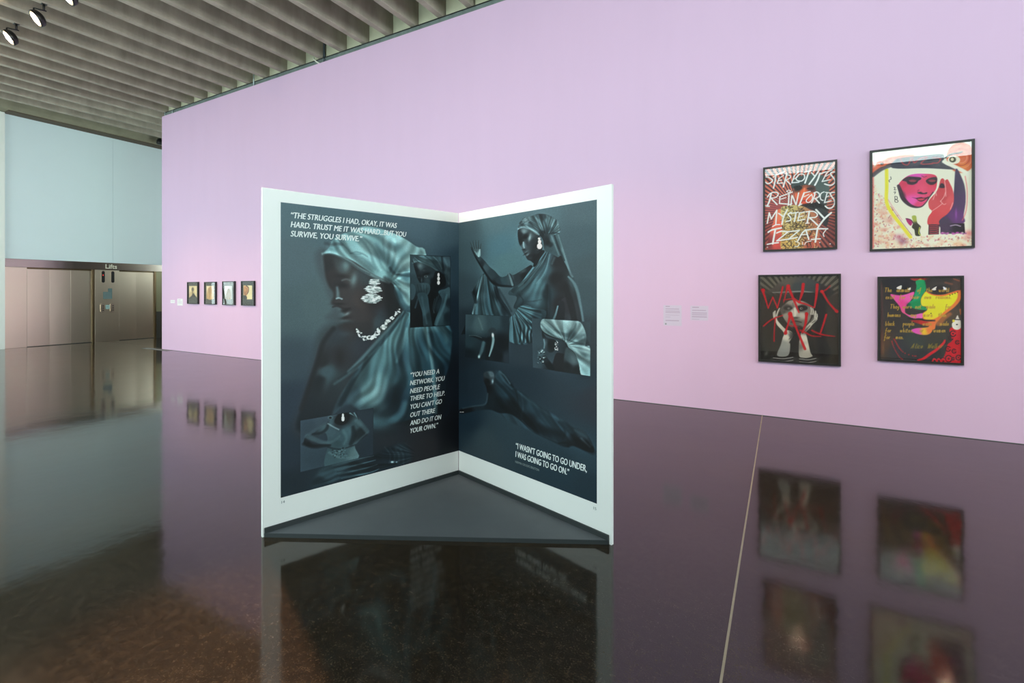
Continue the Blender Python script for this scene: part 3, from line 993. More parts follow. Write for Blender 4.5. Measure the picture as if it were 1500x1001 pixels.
    C.poly([(440, 250), (480, 200), (560, 160), (640, 150), (720, 200), (780, 270), (810, 330), (790, 370), (700, 440), (690, 480), (720, 570), (560, 620), (410, 650), (440, 470), (480, 440), (400, 460), (290, 470), (220, 440), (240, 370), (300, 350), (380, 280)],
           [(480, 330, (62, 84, 92)), (560, 380, (58, 82, 90)), (620, 330, (66, 92, 100)), (540, 250, (40, 48, 54)), (600, 210, (26, 30, 34)), (700, 260, (56, 76, 82)), (740, 340, (28, 36, 41)), (300, 400, (46, 58, 66)), (260, 450, (18, 21, 25)), (440, 260, (66, 88, 95)), (520, 440, (50, 72, 78)), (560, 540, (66, 90, 96)), (480, 600, (60, 84, 90)), (700, 540, (84, 108, 112))], 5)
    C.poly([(350, 390), (400, 345), (425, 350), (435, 410), (390, 425)], (44, 58, 68), 5)
    for p, w, c, s, a in [
        ([(250, 370), (320, 400), (400, 430), (480, 420), (550, 370)], (30, 26, 22, 14), (72, 94, 100), 7, 0.8),
        ([(220, 440), (300, 465), (400, 458), (460, 455)], (20, 26, 12), (16, 18, 22), 7, 0.85),
        ([(300, 350), (380, 340), (430, 300), (440, 250)], (10, 18, 22, 14), (22, 26, 31), 7, 0.8),
        ([(270, 350), (340, 300), (430, 250)], 18, (66, 84, 90), 7, 0.7),
        ([(670, 290), (680, 370), (650, 440)], (20, 40, 26), (18, 24, 29), 10, 0.85),
        ([(700, 230), (760, 280), (800, 330)], 26, (78, 102, 108), 9, 0.75),
        ([(800, 340), (740, 390), (680, 450)], 12, (62, 82, 88), 6, 0.7),
        ([(580, 320), (610, 390), (590, 440)], 18, (86, 114, 120), 10, 0.6),
        ([(440, 470), (520, 490), (600, 480), (690, 450)], 8, (20, 26, 31), 5, 0.8),
        ([(450, 520), (530, 560), (640, 570), (715, 550)], 14, (88, 114, 118), 7, 0.7),
        ([(440, 255), (490, 285), (540, 310)], 7, (140, 160, 162), 4, 0.8)]:
        C.stroke(p, np.array(w) * 1.4, c, s * 1.5, a * 0.72)
    for _ in range(60):
        x, y = rng.uniform(480, 620), rng.uniform(475, 570)
        C.ell(x, y, 7, 5, rng.choice([(90, 116, 120), (24, 32, 37), (60, 82, 88)]), 2, 0.6)
    C.poly([(540, 165), (600, 150), (640, 170), (620, 240), (560, 270), (500, 240)], (16, 17, 20), 9)
    C.ell(462, 200, 26, 18, (66, 84, 90), 3)
    C.ell(462, 202, 12, 8, (20, 24, 28), 3)
    for i in range(5):
        C.stroke([(620 + i * 20, 160 - i), (680 + i * 8, 180 + i * 4), (725, 215)], 9, (96, 122, 126) if i % 2 else (30, 38, 44), 4, 0.8)
    C.ell(577, 178, 9, 14, (225, 240, 236), 2)
    C.ell(578, 210, 14, 24, (225, 240, 236), 2)
    C.mask(None)
    C.stroke([(188, 228), (856, 112)], 3, (26, 34, 40), 2, 0.7, False)
    C.stroke([(856, 112), (856, 540)], 3, (26, 34, 40), 2, 0.6, False)
    # inset on the right: crouching portrait
    C.view(590, 360, 7.7)
    q = [(82, 102), (537, 122), (533, 900), (82, 925)]
    C.mask(q)
    C.poly(q, [(100, 250, (58, 80, 88)), (110, 400, (46, 66, 74)), (300, 600, (10, 12, 16)), (320, 800, (12, 16, 20)), (100, 850, (10, 12, 16)), (520, 200, (52, 72, 80)), (510, 880, (12, 16, 20)), (450, 700, (34, 52, 60))], 1, 1, False)
    C.poly([(120, 190), (160, 178), (240, 195), (320, 235), (370, 280), (370, 330), (330, 400), (300, 470), (240, 460), (180, 400), (140, 290)], [(200, 240, (62, 82, 88)), (150, 270, (26, 32, 37)), (240, 300, (36, 44, 50)), (320, 330, (40, 54, 60)), (190, 380, (22, 26, 30)), (280, 400, (44, 60, 66)), (340, 400, (18, 22, 26))], 6)
    C.blob(195, 225, 26, 30, (98, 118, 122), 0.85)
    C.blob(235, 280, 22, 12, (58, 70, 75), 0.7)
    C.blob(260, 325, 50, 18, (14, 16, 20), 0.9, -20)
    C.blob(262, 347, 20, 13, (98, 112, 112), 0.9)
    C.ell(262, 347, 8, 9, (24, 28, 31), 2)
    C.blob(180, 360, 20, 12, (40, 48, 52), 0.8)
    C.blob(212, 390, 8, 30, (62, 82, 88), 0.8)
    C.poly([(110, 190), (130, 130), (200, 112), (330, 110), (420, 130), (450, 200), (480, 280), (440, 330), (380, 290), (320, 240), (240, 200), (160, 178)], [(150, 150, (66, 88, 94)), (220, 160, (78, 106, 112)), (300, 190, (62, 86, 92)), (360, 160, (40, 58, 65)), (420, 260, (44, 62, 70)), (440, 180, (50, 72, 79))], 4)
    for p, w, c, s, a in [([(110, 195), (180, 175), (260, 205), (340, 250), (400, 290)], 12, (92, 120, 124), 5, 0.8), ([(250, 120), (320, 170), (370, 230), (410, 280)], 10, (30, 44, 51), 5, 0.7), ([(340, 120), (400, 180), (440, 260)], 9, (84, 108, 112), 5, 0.6), ([(440, 130), (450, 220), (465, 330)], 18, (16, 24, 30), 7, 0.8), ([(470, 150), (500, 230), (490, 280)], 16, (72, 96, 102), 7, 0.6), ([(470, 300), (520, 320), (525, 420)], 24, (70, 92, 97), 9, 0.6)]:
        C.stroke(p, np.array(w) * 1.4, c, s * 1.5, a * 0.72)
    C.folds([(110, 190), (130, 130), (200, 112), (330, 110), (440, 130), (530, 140), (530, 460), (470, 330), (380, 290), (240, 200)], (60, 60), 9, 0.3, 6)
    C.poly([(370, 290), (430, 300), (480, 360), (480, 450), (400, 490), (330, 520), (310, 450), (340, 380)], (14, 17, 21), 10, 0.9)
    C.poly([(150, 440), (210, 420), (290, 430), (310, 490), (280, 560), (220, 580), (170, 540)], [(180, 470, (46, 64, 70)), (240, 450, (58, 80, 86)), (280, 510, (42, 60, 66)), (200, 550, (34, 50, 56))], 7)
    for i in range(4):
        C.stroke([(165 + i * 34, 440 + i * 2), (175 + i * 32, 500), (190 + i * 26, 540)], 5, (20, 27, 31), 4, 0.5)
    C.poly([(165, 540), (270, 545), (300, 700), (330, 880), (330, 930), (240, 930), (220, 760), (185, 640)], [(220, 620, (44, 66, 73)), (240, 750, (52, 76, 84)), (290, 800, (32, 48, 54)), (280, 900, (40, 58, 65))], 8)
    C.stroke([(215, 580), (240, 720), (270, 880)], 22, (64, 90, 97), 12, 0.5)
    C.poly([(85, 440), (130, 450), (145, 520), (120, 600), (85, 600)], (58, 82, 90), 8, 0.9)
    C.stroke([(140, 700), (170, 600)], 20, (44, 64, 72), 8, 0.8)
    C.poly([(400, 520), (470, 490), (540, 500), (540, 900), (370, 910), (365, 840), (420, 700), (440, 600)], [(480, 560, (50, 74, 82)), (500, 540, (62, 88, 96)), (420, 800, (56, 84, 92)), (460, 720, (50, 76, 85)), (500, 800, (26, 40, 48)), (520, 640, (28, 42, 50))], 7)
    C.stroke([(495, 560), (460, 690), (400, 830), (380, 890)], (24, 34, 26), (78, 110, 118), 13, 0.7)
    for i in range(6):
        C.stroke([(420 - i * 12, 540 + i * 12), (380 - i * 8, 640 + i * 14), (340 + i * 4, 760)], 7, (58, 82, 88) if i % 2 else (16, 22, 27), 5, 0.55)
    for y, r in [(330, 12), (372, 14), (418, 15)]:
        C.ell(403, y, r, 22, (205, 224, 222), 4)
    C.mask(None)
    for a_, b_ in zip(q, q[1:] + q[:1]):
        C.stroke([a_, b_], 4, (14, 22, 28), 3, 0.75, False)
    C.crisp(0.25, 14).crisp(0.22, 4).grain(0.03, 3)
    return C


def paint_right_page():
    C = Canvas(330, 600, sheet_map(DF, DR), 0.0, 1.368, 0.213, 2.062)
    C.view(660, 260, 3.708)
    C.poly([(0, 60), (900, 60), (900, 1900), (0, 1900)], [(80, 280, (66, 92, 101)), (250, 230, (86, 120, 130)), (500, 190, (86, 116, 126)), (740, 160, (84, 108, 117)), (100, 420, (62, 88, 97)), (280, 380, (80, 122, 136)), (300, 450, (84, 124, 132)), (700, 350, (74, 98, 107)), (760, 500, (72, 92, 99)), (720, 620, (66, 86, 93)), (70, 620, (52, 74, 83)), (330, 620, (66, 90, 98)), (70, 800, (34, 50, 60)), (60, 980, (22, 36, 46)), (380, 950, (44, 60, 70)), (790, 900, (56, 64, 71)), (400, 1100, (32, 50, 62)), (700, 1100, (42, 60, 72)), (780, 1200, (46, 54, 64)), (100, 1100, (24, 42, 54)), (100, 1300, (24, 46, 60)), (300, 1380, (46, 68, 78)), (500, 1400, (40, 62, 73)), (760, 1500, (42, 66, 78)), (200, 1440, (52, 72, 80)), (600, 1600, (34, 58, 70)), (760, 1700, (32, 54, 66))], 1, 1, False)
    # ---- seated figure
    # knee and skirt
    C.view(665, 390, 6.67)
    C.poly([(290, 72), (350, 80), (420, 200), (450, 300), (520, 400), (570, 500), (560, 560), (640, 640), (770, 740), (545, 740), (540, 600), (170, 600), (180, 470), (215, 330), (185, 250), (230, 140)],
           [(250, 160, (62, 88, 95)), (200, 290, (24, 34, 40)), (260, 300, (66, 96, 104)), (330, 200, (50, 76, 84)), (340, 380, (48, 76, 85)), (420, 400, (54, 82, 90)), (440, 280, (22, 34, 41)), (500, 400, (28, 42, 50)), (250, 440, (62, 92, 100)), (560, 650, (66, 94, 101)), (680, 600, (50, 74, 82)), (700, 700, (40, 60, 68))], 4)
    for p, w, c, s, a in [([(290, 90), (250, 220), (215, 350), (185, 460)], (8, 10, 14, 16), (112, 148, 153), 5, 0.8), ([(190, 260), (205, 310), (215, 350)], 26, (18, 26, 31), 8, 0.8), ([(320, 110), (350, 250), (370, 400), (380, 460)], (10, 16, 14), (34, 54, 62), 7, 0.7), ([(360, 150), (400, 300), (420, 440)], 10, (66, 98, 106), 7, 0.5), ([(410, 210), (440, 300), (480, 400), (500, 470)], (26, 34, 20), (20, 30, 36), 10, 0.8), ([(440, 230), (500, 330), (560, 440)], 18, (34, 50, 58), 8, 0.7)]:
        C.stroke(p, np.array(w) * 1.4, c, s * 1.5, a * 0.72)
    C.folds([(290, 72), (350, 80), (450, 300), (570, 500), (540, 600), (170, 600), (215, 330), (185, 250)], (300, -60), 20, 0.34, 2)
    # right arm raised
    C.view(665, 300, 8.339)
    C.poly([(205, 520), (245, 540), (300, 640), (330, 640), (380, 690), (440, 760), (500, 810), (570, 880), (640, 870), (670, 835), (720, 860), (800, 820), (880, 770), (960, 750), (960, 980), (820, 1010), (720, 1010), (560, 990), (470, 960), (400, 870), (320, 740), (260, 640)],
           [(230, 550, (50, 66, 72)), (290, 650, (52, 74, 82)), (340, 740, (36, 48, 55)), (380, 760, (62, 88, 96)), (460, 860, (46, 66, 74)), (540, 930, (38, 56, 64)), (600, 910, (50, 76, 84)), (700, 900, (62, 84, 91)), (760, 900, (42, 54, 60)), (860, 860, (22, 25, 29)), (840, 800, (62, 82, 88)), (930, 790, (34, 38, 43)), (500, 980, (16, 20, 24))], 4)
    C.stroke([(215, 540), (270, 650), (330, 750), (400, 860), (470, 950), (540, 985), (700, 1000)], (10, 20, 26, 26, 30, 22), (18, 24, 29), 8, 0.75)
    for p in [[(245, 560), (222, 500), (200, 455)], [(262, 550), (245, 490), (236, 440)], [(285, 555), (275, 490), (270, 436)], [(303, 560), (305, 500), (302, 440)], [(318, 590), (328, 540), (332, 480)]]:
        C.stroke(p, (22, 17, 9), (46, 64, 71), 4, 0.95)
        C.stroke([(a_ + 5, b_) for a_, b_ in p], (8, 6, 4), (92, 120, 126), 3, 0.8)
    C.poly([(240, 550), (315, 545), (325, 620), (300, 640), (265, 600)], [(270, 560, (70, 94, 100)), (305, 600, (120, 158, 163)), (285, 620, (104, 140, 146))], 5)
    C.stroke([(300, 630), (310, 580), (318, 550)], 16, (140, 176, 180), 7, 0.8)
    C.stroke([(255, 570), (290, 620)], 8, (120, 156, 160), 5, 0.7)
    # sleeve band
    C.stroke([(665, 835), (690, 900), (715, 980)], (14, 22, 26), (96, 126, 132), 6, 0.8)
    C.stroke([(690, 850), (720, 920), (740, 990)], 12, (34, 46, 52), 6, 0.7)
    # torso drape, shoulders, left arm, hanging cloth
    C.view(750, 300, 8.338)
    C.poly([(360, 600), (430, 575), (520, 600), (640, 650), (680, 780), (740, 870), (800, 1010), (830, 1200), (870, 1500), (880, 1560), (240, 1560), (40, 1500), (60, 1300), (20, 1250), (60, 1130), (-40, 1100), (-20, 1040), (100, 960), (200, 830), (300, 700)],
           [(330, 720, (76, 108, 117)), (240, 860, (72, 104, 113)), (420, 640, (60, 86, 95)), (400, 800, (64, 94, 103)), (330, 1000, (72, 108, 117)), (330, 1150, (66, 98, 107)), (420, 1100, (40, 60, 68)), (160, 1000, (66, 96, 104)), (80, 1150, (48, 70, 78)), (150, 1300, (30, 44, 51)), (200, 1400, (62, 92, 100)), (560, 700, (38, 38, 42)), (540, 900, (30, 28, 31)), (640, 1000, (34, 32, 35)), (760, 950, (62, 82, 88)), (600, 1200, (36, 32, 36)), (800, 1300, (52, 56, 61)), (350, 1400, (36, 54, 62)), (60, 1420, (58, 86, 94))], 4)
    # gap between left arm and body
    C.poly([(660, 1130), (720, 1230), (760, 1400), (770, 1560), (500, 1560), (540, 1400), (560, 1260), (590, 1180)], [(560, 1350, (48, 52, 58)), (620, 1400, (52, 56, 62)), (720, 1450, (62, 72, 79)), (660, 1250, (44, 44, 49))], 6)
    C.poly([(560, 1180), (640, 1200), (640, 1400), (590, 1500), (520, 1500), (520, 1330)], (36, 36, 41), 8)
    C.stroke([(560, 1240), (530, 1350), (490, 1450), (470, 1560)], (16, 24, 30, 30), (92, 124, 131), 7, 0.8)
    C.stroke([(600, 1440), (560, 1500), (550, 1560)], 26, (84, 114, 121), 8, 0.8)
    C.stroke([(690, 880), (760, 960), (800, 1060), (830, 1200), (860, 1360), (880, 1540)], (20, 34, 34, 26, 22), (96, 126, 133), 10, 0.8)
    C.stroke([(650, 1000), (700, 1150), (740, 1300), (770, 1480), (780, 1560)], (60, 80, 70, 66), (34, 31, 34), 12, 0.8)
    for p, w, c, s, a in [
        ([(430, 580), (380, 680), (290, 800), (180, 920), (80, 1000)], (10, 16, 18, 12), (108, 144, 151), 6, 0.7),
        ([(410, 600), (350, 720), (250, 850), (150, 960)], 10, (34, 48, 55), 5, 0.75),
        ([(450, 590), (410, 700), (340, 820), (230, 950), (120, 1060)], 12, (44, 64, 72), 6, 0.7),
        ([(460, 610), (430, 740), (380, 860), (300, 960)], 10, (100, 136, 143), 6, 0.55),
        ([(470, 620), (450, 780), (430, 900), (420, 1100)], (10, 20, 30), (48, 70, 78), 9, 0.6),
        ([(520, 650), (490, 720)], 18, (80, 110, 118), 8, 0.6),
        ([(60, 1250), (160, 1190), (260, 1180), (360, 1160)], (12, 14, 10), (40, 58, 66), 6, 0.7),
        ([(60, 1300), (200, 1320), (340, 1370), (450, 1400)], (10, 20, 16), (16, 22, 26), 7, 0.8),
        ([(70, 1270), (150, 1230), (230, 1250)], 8, (100, 132, 138), 5, 0.6),
        ([(90, 1100), (140, 1180), (90, 1260)], 8, (26, 38, 44), 5, 0.7),
        ([(330, 950), (350, 1080), (320, 1200)], 40, (88, 126, 134), 20, 0.5),
        ([(440, 1000), (450, 1200), (430, 1380)], 40, (24, 32, 38), 16, 0.7)]:
        C.stroke(p, np.array(w) * 1.4, c, s * 1.5, a * 0.72)
    C.folds([(360, 600), (480, 600), (440, 900), (440, 1390), (240, 1400), (60, 1300), (20, 1250), (60, 1130), (-20, 1040), (100, 960), (300, 700)], (520, 420), 12, 0.30, 7)
    # pleats over the lap
    C.view(665, 390, 6.67)
    C.poly([(590, 470), (650, 390), (767, 410), (900, 440), (860, 560), (767, 560), (767, 745), (545, 735), (545, 520)], [(620, 480, (64, 94, 102)), (720, 450, (70, 104, 112)), (820, 500, (40, 60, 68)), (680, 600, (52, 78, 86)), (600, 680, (60, 90, 98)), (740, 700, (38, 56, 64))], 4)
    for i in range(9):
        C.stroke([(600 + i * 20, 500 + i * 4), (640 + i * 22, 580 + i * 2), (650 + i * 17, 660), (640 + i * 20, 745)], (4, 10, 14, 10), (18, 27, 33) if i % 2 == 0 else (84, 118, 125), 5, 0.75)
    C.folds([(590, 470), (650, 390), (767, 410), (860, 470), (767, 745), (545, 735), (545, 520)], (560, 380), 16, 0.4, 3)
    # head: wrap, face, ear drop
    C.view(750, 300, 8.338)
    C.poly([(330, 330), (440, 300), (560, 340), (600, 420), (640, 600), (700, 800), (640, 700), (600, 620), (560, 640), (470, 590), (400, 560), (380, 440)], [(430, 440, (30, 40, 46)), (500, 420, (76, 104, 111)), (460, 540, (56, 80, 87)), (560, 520, (66, 92, 99)), (600, 560, (84, 112, 118)), (640, 680, (84, 112, 119)), (540, 600, (60, 84, 91))], 4)
    for p, w, c, s, a in [([(520, 380), (560, 500), (600, 600), (640, 680)], (16, 20, 14), (26, 36, 42), 6, 0.8), ([(560, 350), (600, 480), (650, 640), (710, 830), (740, 880)], (10, 12, 16, 14), (110, 142, 147), 6, 0.8), ([(480, 380), (530, 500), (570, 610)], (10, 12, 8), (112, 146, 151), 6, 0.6), ([(440, 470), (470, 490)], 40, (20, 26, 31), 9, 0.8)]:
        C.stroke(p, np.array(w) * 1.4, c, s * 1.5, a * 0.72)
    C.poly([(72, 320), (90, 290), (150, 285), (230, 310), (320, 360), (360, 440), (370, 540), (330, 640), (280, 690), (270, 720), (230, 690), (190, 670), (160, 620), (130, 570), (120, 530), (90, 480), (72, 400)],
           [(150, 320, (88, 112, 118)), (100, 360, (34, 40, 45)), (110, 460, (30, 34, 38)), (170, 390, (28, 31, 35)), (215, 400, (82, 104, 110)), (145, 490, (90, 118, 126)), (190, 470, (48, 58, 64)), (270, 450, (42, 52, 58)), (300, 560, (38, 46, 52)), (180, 590, (62, 78, 84)), (220, 640, (36, 40, 45)), (320, 500, (26, 29, 33)), (280, 640, (24, 26, 30))], 4)
    C.blob(148, 322, 30, 26, (112, 138, 144), 0.8)
    C.blob(218, 400, 14, 46, (128, 156, 161), 0.85, 12)
    C.blob(160, 395, 40, 16, (24, 26, 30), 0.85, -20)
    C.blob(105, 430, 20, 50, (24, 27, 31), 0.7)
    C.stroke([(140, 460), (142, 500), (150, 525)], 16, (124, 154, 162), 7, 0.85)
    C.blob(145, 550, 20, 8, (20, 22, 26), 0.85)
    C.blob(175, 578, 26, 10, (86, 106, 112), 0.8, -32)
    C.blob(165, 600, 28, 6, (18, 19, 23), 0.85, -36)
    C.blob(190, 612, 24, 9, (100, 124, 130), 0.8, -36)
    C.blob(215, 655, 30, 18, (54, 66, 72), 0.6)
    C.poly([(280, 650), (360, 560), (400, 570), (350, 650), (300, 740), (260, 760), (270, 700)], (24, 26, 30), 6, 0.9)
    C.poly([(70, 310), (90, 220), (150, 160), (230, 140), (330, 110), (440, 125), (540, 180), (570, 240), (580, 350), (520, 350), (440, 370), (400, 350), (390, 400), (350, 390), (320, 360), (240, 300), (150, 265), (90, 285)],
           [(110, 230, (76, 104, 112)), (180, 190, (88, 116, 123)), (230, 240, (62, 86, 93)), (160, 270, (104, 138, 145)), (290, 310, (80, 108, 115)), (330, 200, (72, 98, 105)), (370, 160, (40, 56, 63)), (420, 210, (84, 114, 121)), (500, 230, (86, 114, 120)), (470, 320, (50, 70, 77)), (560, 300, (82, 110, 116)), (370, 360, (30, 40, 46))], 3)
    for p, w, c, s, a in [([(80, 295), (140, 272), (220, 295), (300, 350), (330, 365)], (10, 16, 16, 10), (130, 164, 170), 4, 0.85), ([(85, 260), (160, 245), (240, 270), (340, 330)], 6, (36, 50, 57), 4, 0.7), ([(110, 210), (200, 210), (290, 270), (350, 320)], 7, (40, 56, 63), 4, 0.6), ([(150, 170), (240, 200), (320, 250), (370, 310)], 8, (104, 136, 142), 5, 0.55), ([(290, 160), (350, 230), (390, 310)], 12, (100, 132, 138), 5, 0.6), ([(340, 120), (390, 190), (420, 280), (430, 350)], (10, 16, 12), (34, 48, 55), 6, 0.75), ([(420, 130), (480, 200), (490, 290), (450, 350)], 12, (104, 134, 140), 7, 0.5), ([(540, 190), (530, 260), (480, 330)], 10, (36, 50, 57), 5, 0.75), ([(560, 210), (570, 290), (575, 345)], 9, (112, 142, 148), 5, 0.6), ([(440, 355), (510, 345), (575, 350)], 8, (24, 33, 38), 4, 0.8)]:
        C.stroke(p, np.array(w) * 1.4, c, s * 1.5, a * 0.72)
    C.folds([(70, 310), (90, 220), (230, 140), (440, 125), (570, 240), (580, 350), (440, 370), (320, 360), (150, 265)], (420, 420), 12, 0.26, 5)
    for i in range(12):
        rng = random.Random(i)
        x, y = 100 + rng.uniform(0, 130), 165 + rng.uniform(0, 70)
        C.stroke([(x, y), (x + 26, y - 10)], 6, (140, 166, 170) if i % 2 else (46, 60, 66), 4, 0.6)
    C.ell(333, 415, 16, 15, (160, 178, 178), 3)
    C.ell(338, 452, 20, 24, (224, 238, 236), 3)
    C.ell(337, 506, 30, 36, (228, 240, 238), 3)
    C.blob(316, 550, 14, 5, (90, 110, 114), 0.7)
    # black stool edge at the far left
    C.view(665, 390, 6.67)
    C.poly([(70, 670), (110, 575), (112, 665)], (14, 18, 23), 2, 1, False)
    # ---- inset: blurred moving figure
    q = [(112, 470), (540, 490), (535, 950), (108, 890)]
    C.mask(q)
    C.poly(q, [(150, 520, (56, 80, 88)), (240, 560, (72, 100, 106)), (400, 540, (52, 76, 84)), (520, 540, (34, 52, 61)), (150, 740, (36, 58, 66)), (150, 870, (16, 28, 35)), (300, 780, (30, 48, 56)), (470, 760, (16, 22, 28)), (440, 880, (18, 24, 30)), (520, 900, (40, 52, 62)), (300, 900, (24, 36, 43))], 1, 1, False)
    C.stroke([(240, 510), (260, 560), (280, 620)], (14, 20, 10), (88, 116, 121), 12, 0.7)
    C.stroke([(160, 680), (220, 695), (280, 715), (350, 725)], (8, 22, 40, 40), (20, 26, 31), 10, 0.85)
    C.stroke([(150, 678), (210, 680), (270, 700)], 6, (92, 112, 114), 5, 0.6)
    C.ell(375, 640, 38, 36, (44, 58, 64), 12, 0.9)
    C.stroke([(350, 720), (340, 800), (330, 900)], (60, 70, 50), (18, 24, 29), 16, 0.85)
    C.stroke([(375, 660), (385, 720), (370, 800), (345, 880)], (14, 30, 24, 12), (112, 144, 147), 9, 0.8)
    C.blob(380, 675, 10, 18, (190, 206, 200), 0.9)
    C.stroke([(290, 750), (270, 830), (245, 890)], (34, 34, 20), (72, 102, 108), 12, 0.75)
    C.blob(245, 885, 12, 18, (140, 168, 168), 0.7)
    C.mask(None)
    for a_, b_ in zip(q, q[1:] + q[:1]):
        C.stroke([a_, b_], 3, (24, 36, 44), 3, 0.6, False)
    # ---- inset: profile in a pale wrap
    C.view(760, 400, 6.258)
    q = [(118, 415), (657, 448), (655, 946), (130, 868)]
    C.mask(q)
    C.poly(q, [(150, 460, (56, 76, 85)), (180, 600, (58, 78, 87)), (160, 800, (56, 76, 86)), (300, 800, (52, 68, 76)), (630, 500, (60, 76, 82)), (320, 860, (24, 30, 34)), (500, 850, (34, 38, 42))], 1, 1, False)
    C.poly([(205, 500), (240, 560), (330, 600), (400, 620), (440, 680), (420, 740), (340, 740), (330, 900), (570, 940), (560, 850), (520, 740), (470, 690), (440, 650), (380, 600), (260, 520)], (30, 31, 34), 6)
    C.poly([(215, 520), (250, 590), (340, 620), (330, 700), (300, 730), (260, 715), (235, 650), (215, 590)], [(240, 560, (34, 38, 42)), (290, 650, (22, 25, 28)), (235, 640, (70, 90, 97))], 5)
    C.stroke([(230, 610), (236, 650), (232, 690)], 10, (104, 136, 144), 6, 0.8)
    C.poly([(430, 690), (500, 720), (550, 820), (565, 930), (420, 900)], [(480, 800, (60, 78, 84)), (510, 800, (84, 106, 111)), (450, 850, (26, 29, 32)), (540, 890, (28, 32, 35))], 8)
    C.blob(495, 795, 30, 46, (92, 114, 119), 0.7, -15)
    C.poly([(200, 490), (205, 440), (240, 420), (360, 430), (540, 440), (600, 510), (620, 600), (610, 670), (655, 690), (660, 950), (575, 940), (550, 830), (510, 730), (455, 680), (430, 630), (370, 600), (330, 590), (260, 560), (220, 530)],
           [(230, 460, (116, 146, 148)), (300, 520, (100, 130, 133)), (350, 470, (136, 166, 168)), (420, 520, (124, 156, 159)), (340, 580, (112, 142, 145)), (480, 470, (140, 172, 174)), (480, 570, (70, 94, 99)), (560, 520, (130, 160, 162)), (580, 620, (90, 114, 118)), (600, 580, (110, 138, 141)), (520, 650, (130, 164, 167)), (620, 700, (150, 182, 184)), (600, 760, (84, 110, 114)), (580, 830, (136, 172, 175)), (620, 900, (120, 156, 160)), (640, 780, (110, 140, 143))], 3)
    for p, w, c, s, a in [([(205, 470), (260, 530), (330, 580), (400, 610)], 12, (60, 80, 84), 5, 0.7), ([(220, 450), (280, 500), (350, 560), (390, 590)], 10, (160, 190, 190), 5, 0.7), ([(240, 430), (310, 490), (360, 550)], 10, (66, 88, 92), 5, 0.6), ([(330, 520), (400, 560), (470, 570), (510, 520), (525, 470)], (10, 24, 20, 8), (62, 84, 88), 7, 0.75), ([(400, 440), (400, 520)], 4, (90, 120, 124), 3, 0.6), ([(440, 610), (520, 640), (600, 660), (655, 690)], (8, 16, 10), (56, 76, 80), 6, 0.8), ([(430, 630), (510, 690), (570, 760), (640, 800)], 14, (160, 190, 191), 7, 0.6), ([(540, 600), (600, 570), (615, 620)], 16, (66, 86, 90), 8, 0.6)]:
        C.stroke(p, np.array(w) * 1.4, c, s * 1.5, a * 0.72)
    C.folds([(200, 490), (240, 420), (540, 440), (620, 600), (655, 690), (660, 950), (575, 940), (510, 730), (430, 630), (260, 560)], (430, 660), 6, 0.20, 4)
    rng = random.Random(9)
    for _ in range(40):
        x, y = 343 + rng.uniform(-12, 14), rng.uniform(620, 712)
        C.ell(x, y, 4, 5, rng.choice([(220, 230, 228), (120, 140, 142), (40, 46, 50)]), 2, 0.85)
    C.poly([(170, 760), (200, 700), (235, 700), (250, 760), (300, 830), (330, 890), (270, 880), (230, 830), (190, 800)], [(200, 740, (72, 96, 103)), (230, 790, (34, 44, 50)), (280, 850, (18, 22, 26))], 5)
    for _ in range(26):
        x, y = rng.uniform(170, 245), rng.uniform(710, 830)
        C.ell(x, y, 8, 6, rng.choice([(160, 184, 188), (30, 38, 44), (84, 108, 114)]), 3, 0.7)
    C.mask(None)
    # ---- reclining figure below
    C.view(660, 520, 3.336)
    C.poly([(45, 268), (100, 252), (165, 248), (180, 220), (175, 160), (160, 120), (165, 85), (205, 80), (215, 105), (235, 78), (262, 85), (300, 145), (330, 170), (370, 195), (420, 240), (480, 290), (540, 320), (600, 355), (650, 370), (690, 430), (700, 475), (660, 470), (600, 445), (570, 452), (530, 440), (470, 410), (400, 375), (340, 320), (290, 288), (240, 285), (190, 268), (120, 275), (55, 288)],
           [(80, 268, (16, 22, 27)), (140, 256, (28, 44, 53)), (190, 230, (22, 34, 41)), (185, 110, (34, 46, 53)), (200, 90, (52, 68, 75)), (175, 150, (14, 16, 20)), (240, 110, (36, 60, 71)), (270, 180, (30, 52, 62)), (300, 160, (24, 42, 52)), (240, 240, (16, 26, 32)), (300, 250, (14, 22, 27)), (350, 220, (26, 44, 53)), (400, 250, (36, 60, 71)), (380, 320, (16, 25, 31)), (470, 320, (38, 62, 73)), (440, 380, (24, 38, 46)), (540, 360, (34, 54, 64)), (600, 380, (36, 54, 63)), (620, 430, (14, 18, 23)), (680, 450, (10, 12, 16)), (640, 380, (44, 62, 71))], 5)
    for p, w, c, s, a in [([(255, 90), (280, 125), (305, 155)], (8, 12, 6), (12, 20, 25), 4, 0.8), ([(240, 90), (265, 130), (300, 165)], 7, (60, 86, 96), 5, 0.6), ([(320, 175), (330, 240), (325, 300)], 6, (14, 22, 27), 4, 0.7), ([(345, 190), (355, 250), (345, 310)], 6, (44, 68, 78), 4, 0.5), ([(330, 180), (400, 235), (470, 285), (540, 320)], 8, (58, 86, 96), 6, 0.6), ([(250, 250), (330, 290), (400, 340), (470, 370), (540, 390)], (20, 30, 20), (10, 15, 19), 10, 0.7), ([(350, 320), (400, 370), (480, 408), (540, 430)], 4, (40, 60, 69), 3, 0.7), ([(530, 330), (560, 370), (550, 410)], 7, (16, 24, 30), 4, 0.6), ([(610, 370), (660, 400), (690, 440)], 9, (58, 78, 86), 5, 0.7), ([(640, 410), (680, 450)], 8, (78, 98, 104), 4, 0.6), ([(600, 400), (640, 440), (690, 470)], 20, (8, 10, 13), 8, 0.8), ([(530, 432), (570, 430), (575, 448)], 6, (16, 22, 27), 3, 0.8)]:
        C.stroke(p, np.array(w) * 1.4, c, s * 1.5, a * 0.72)
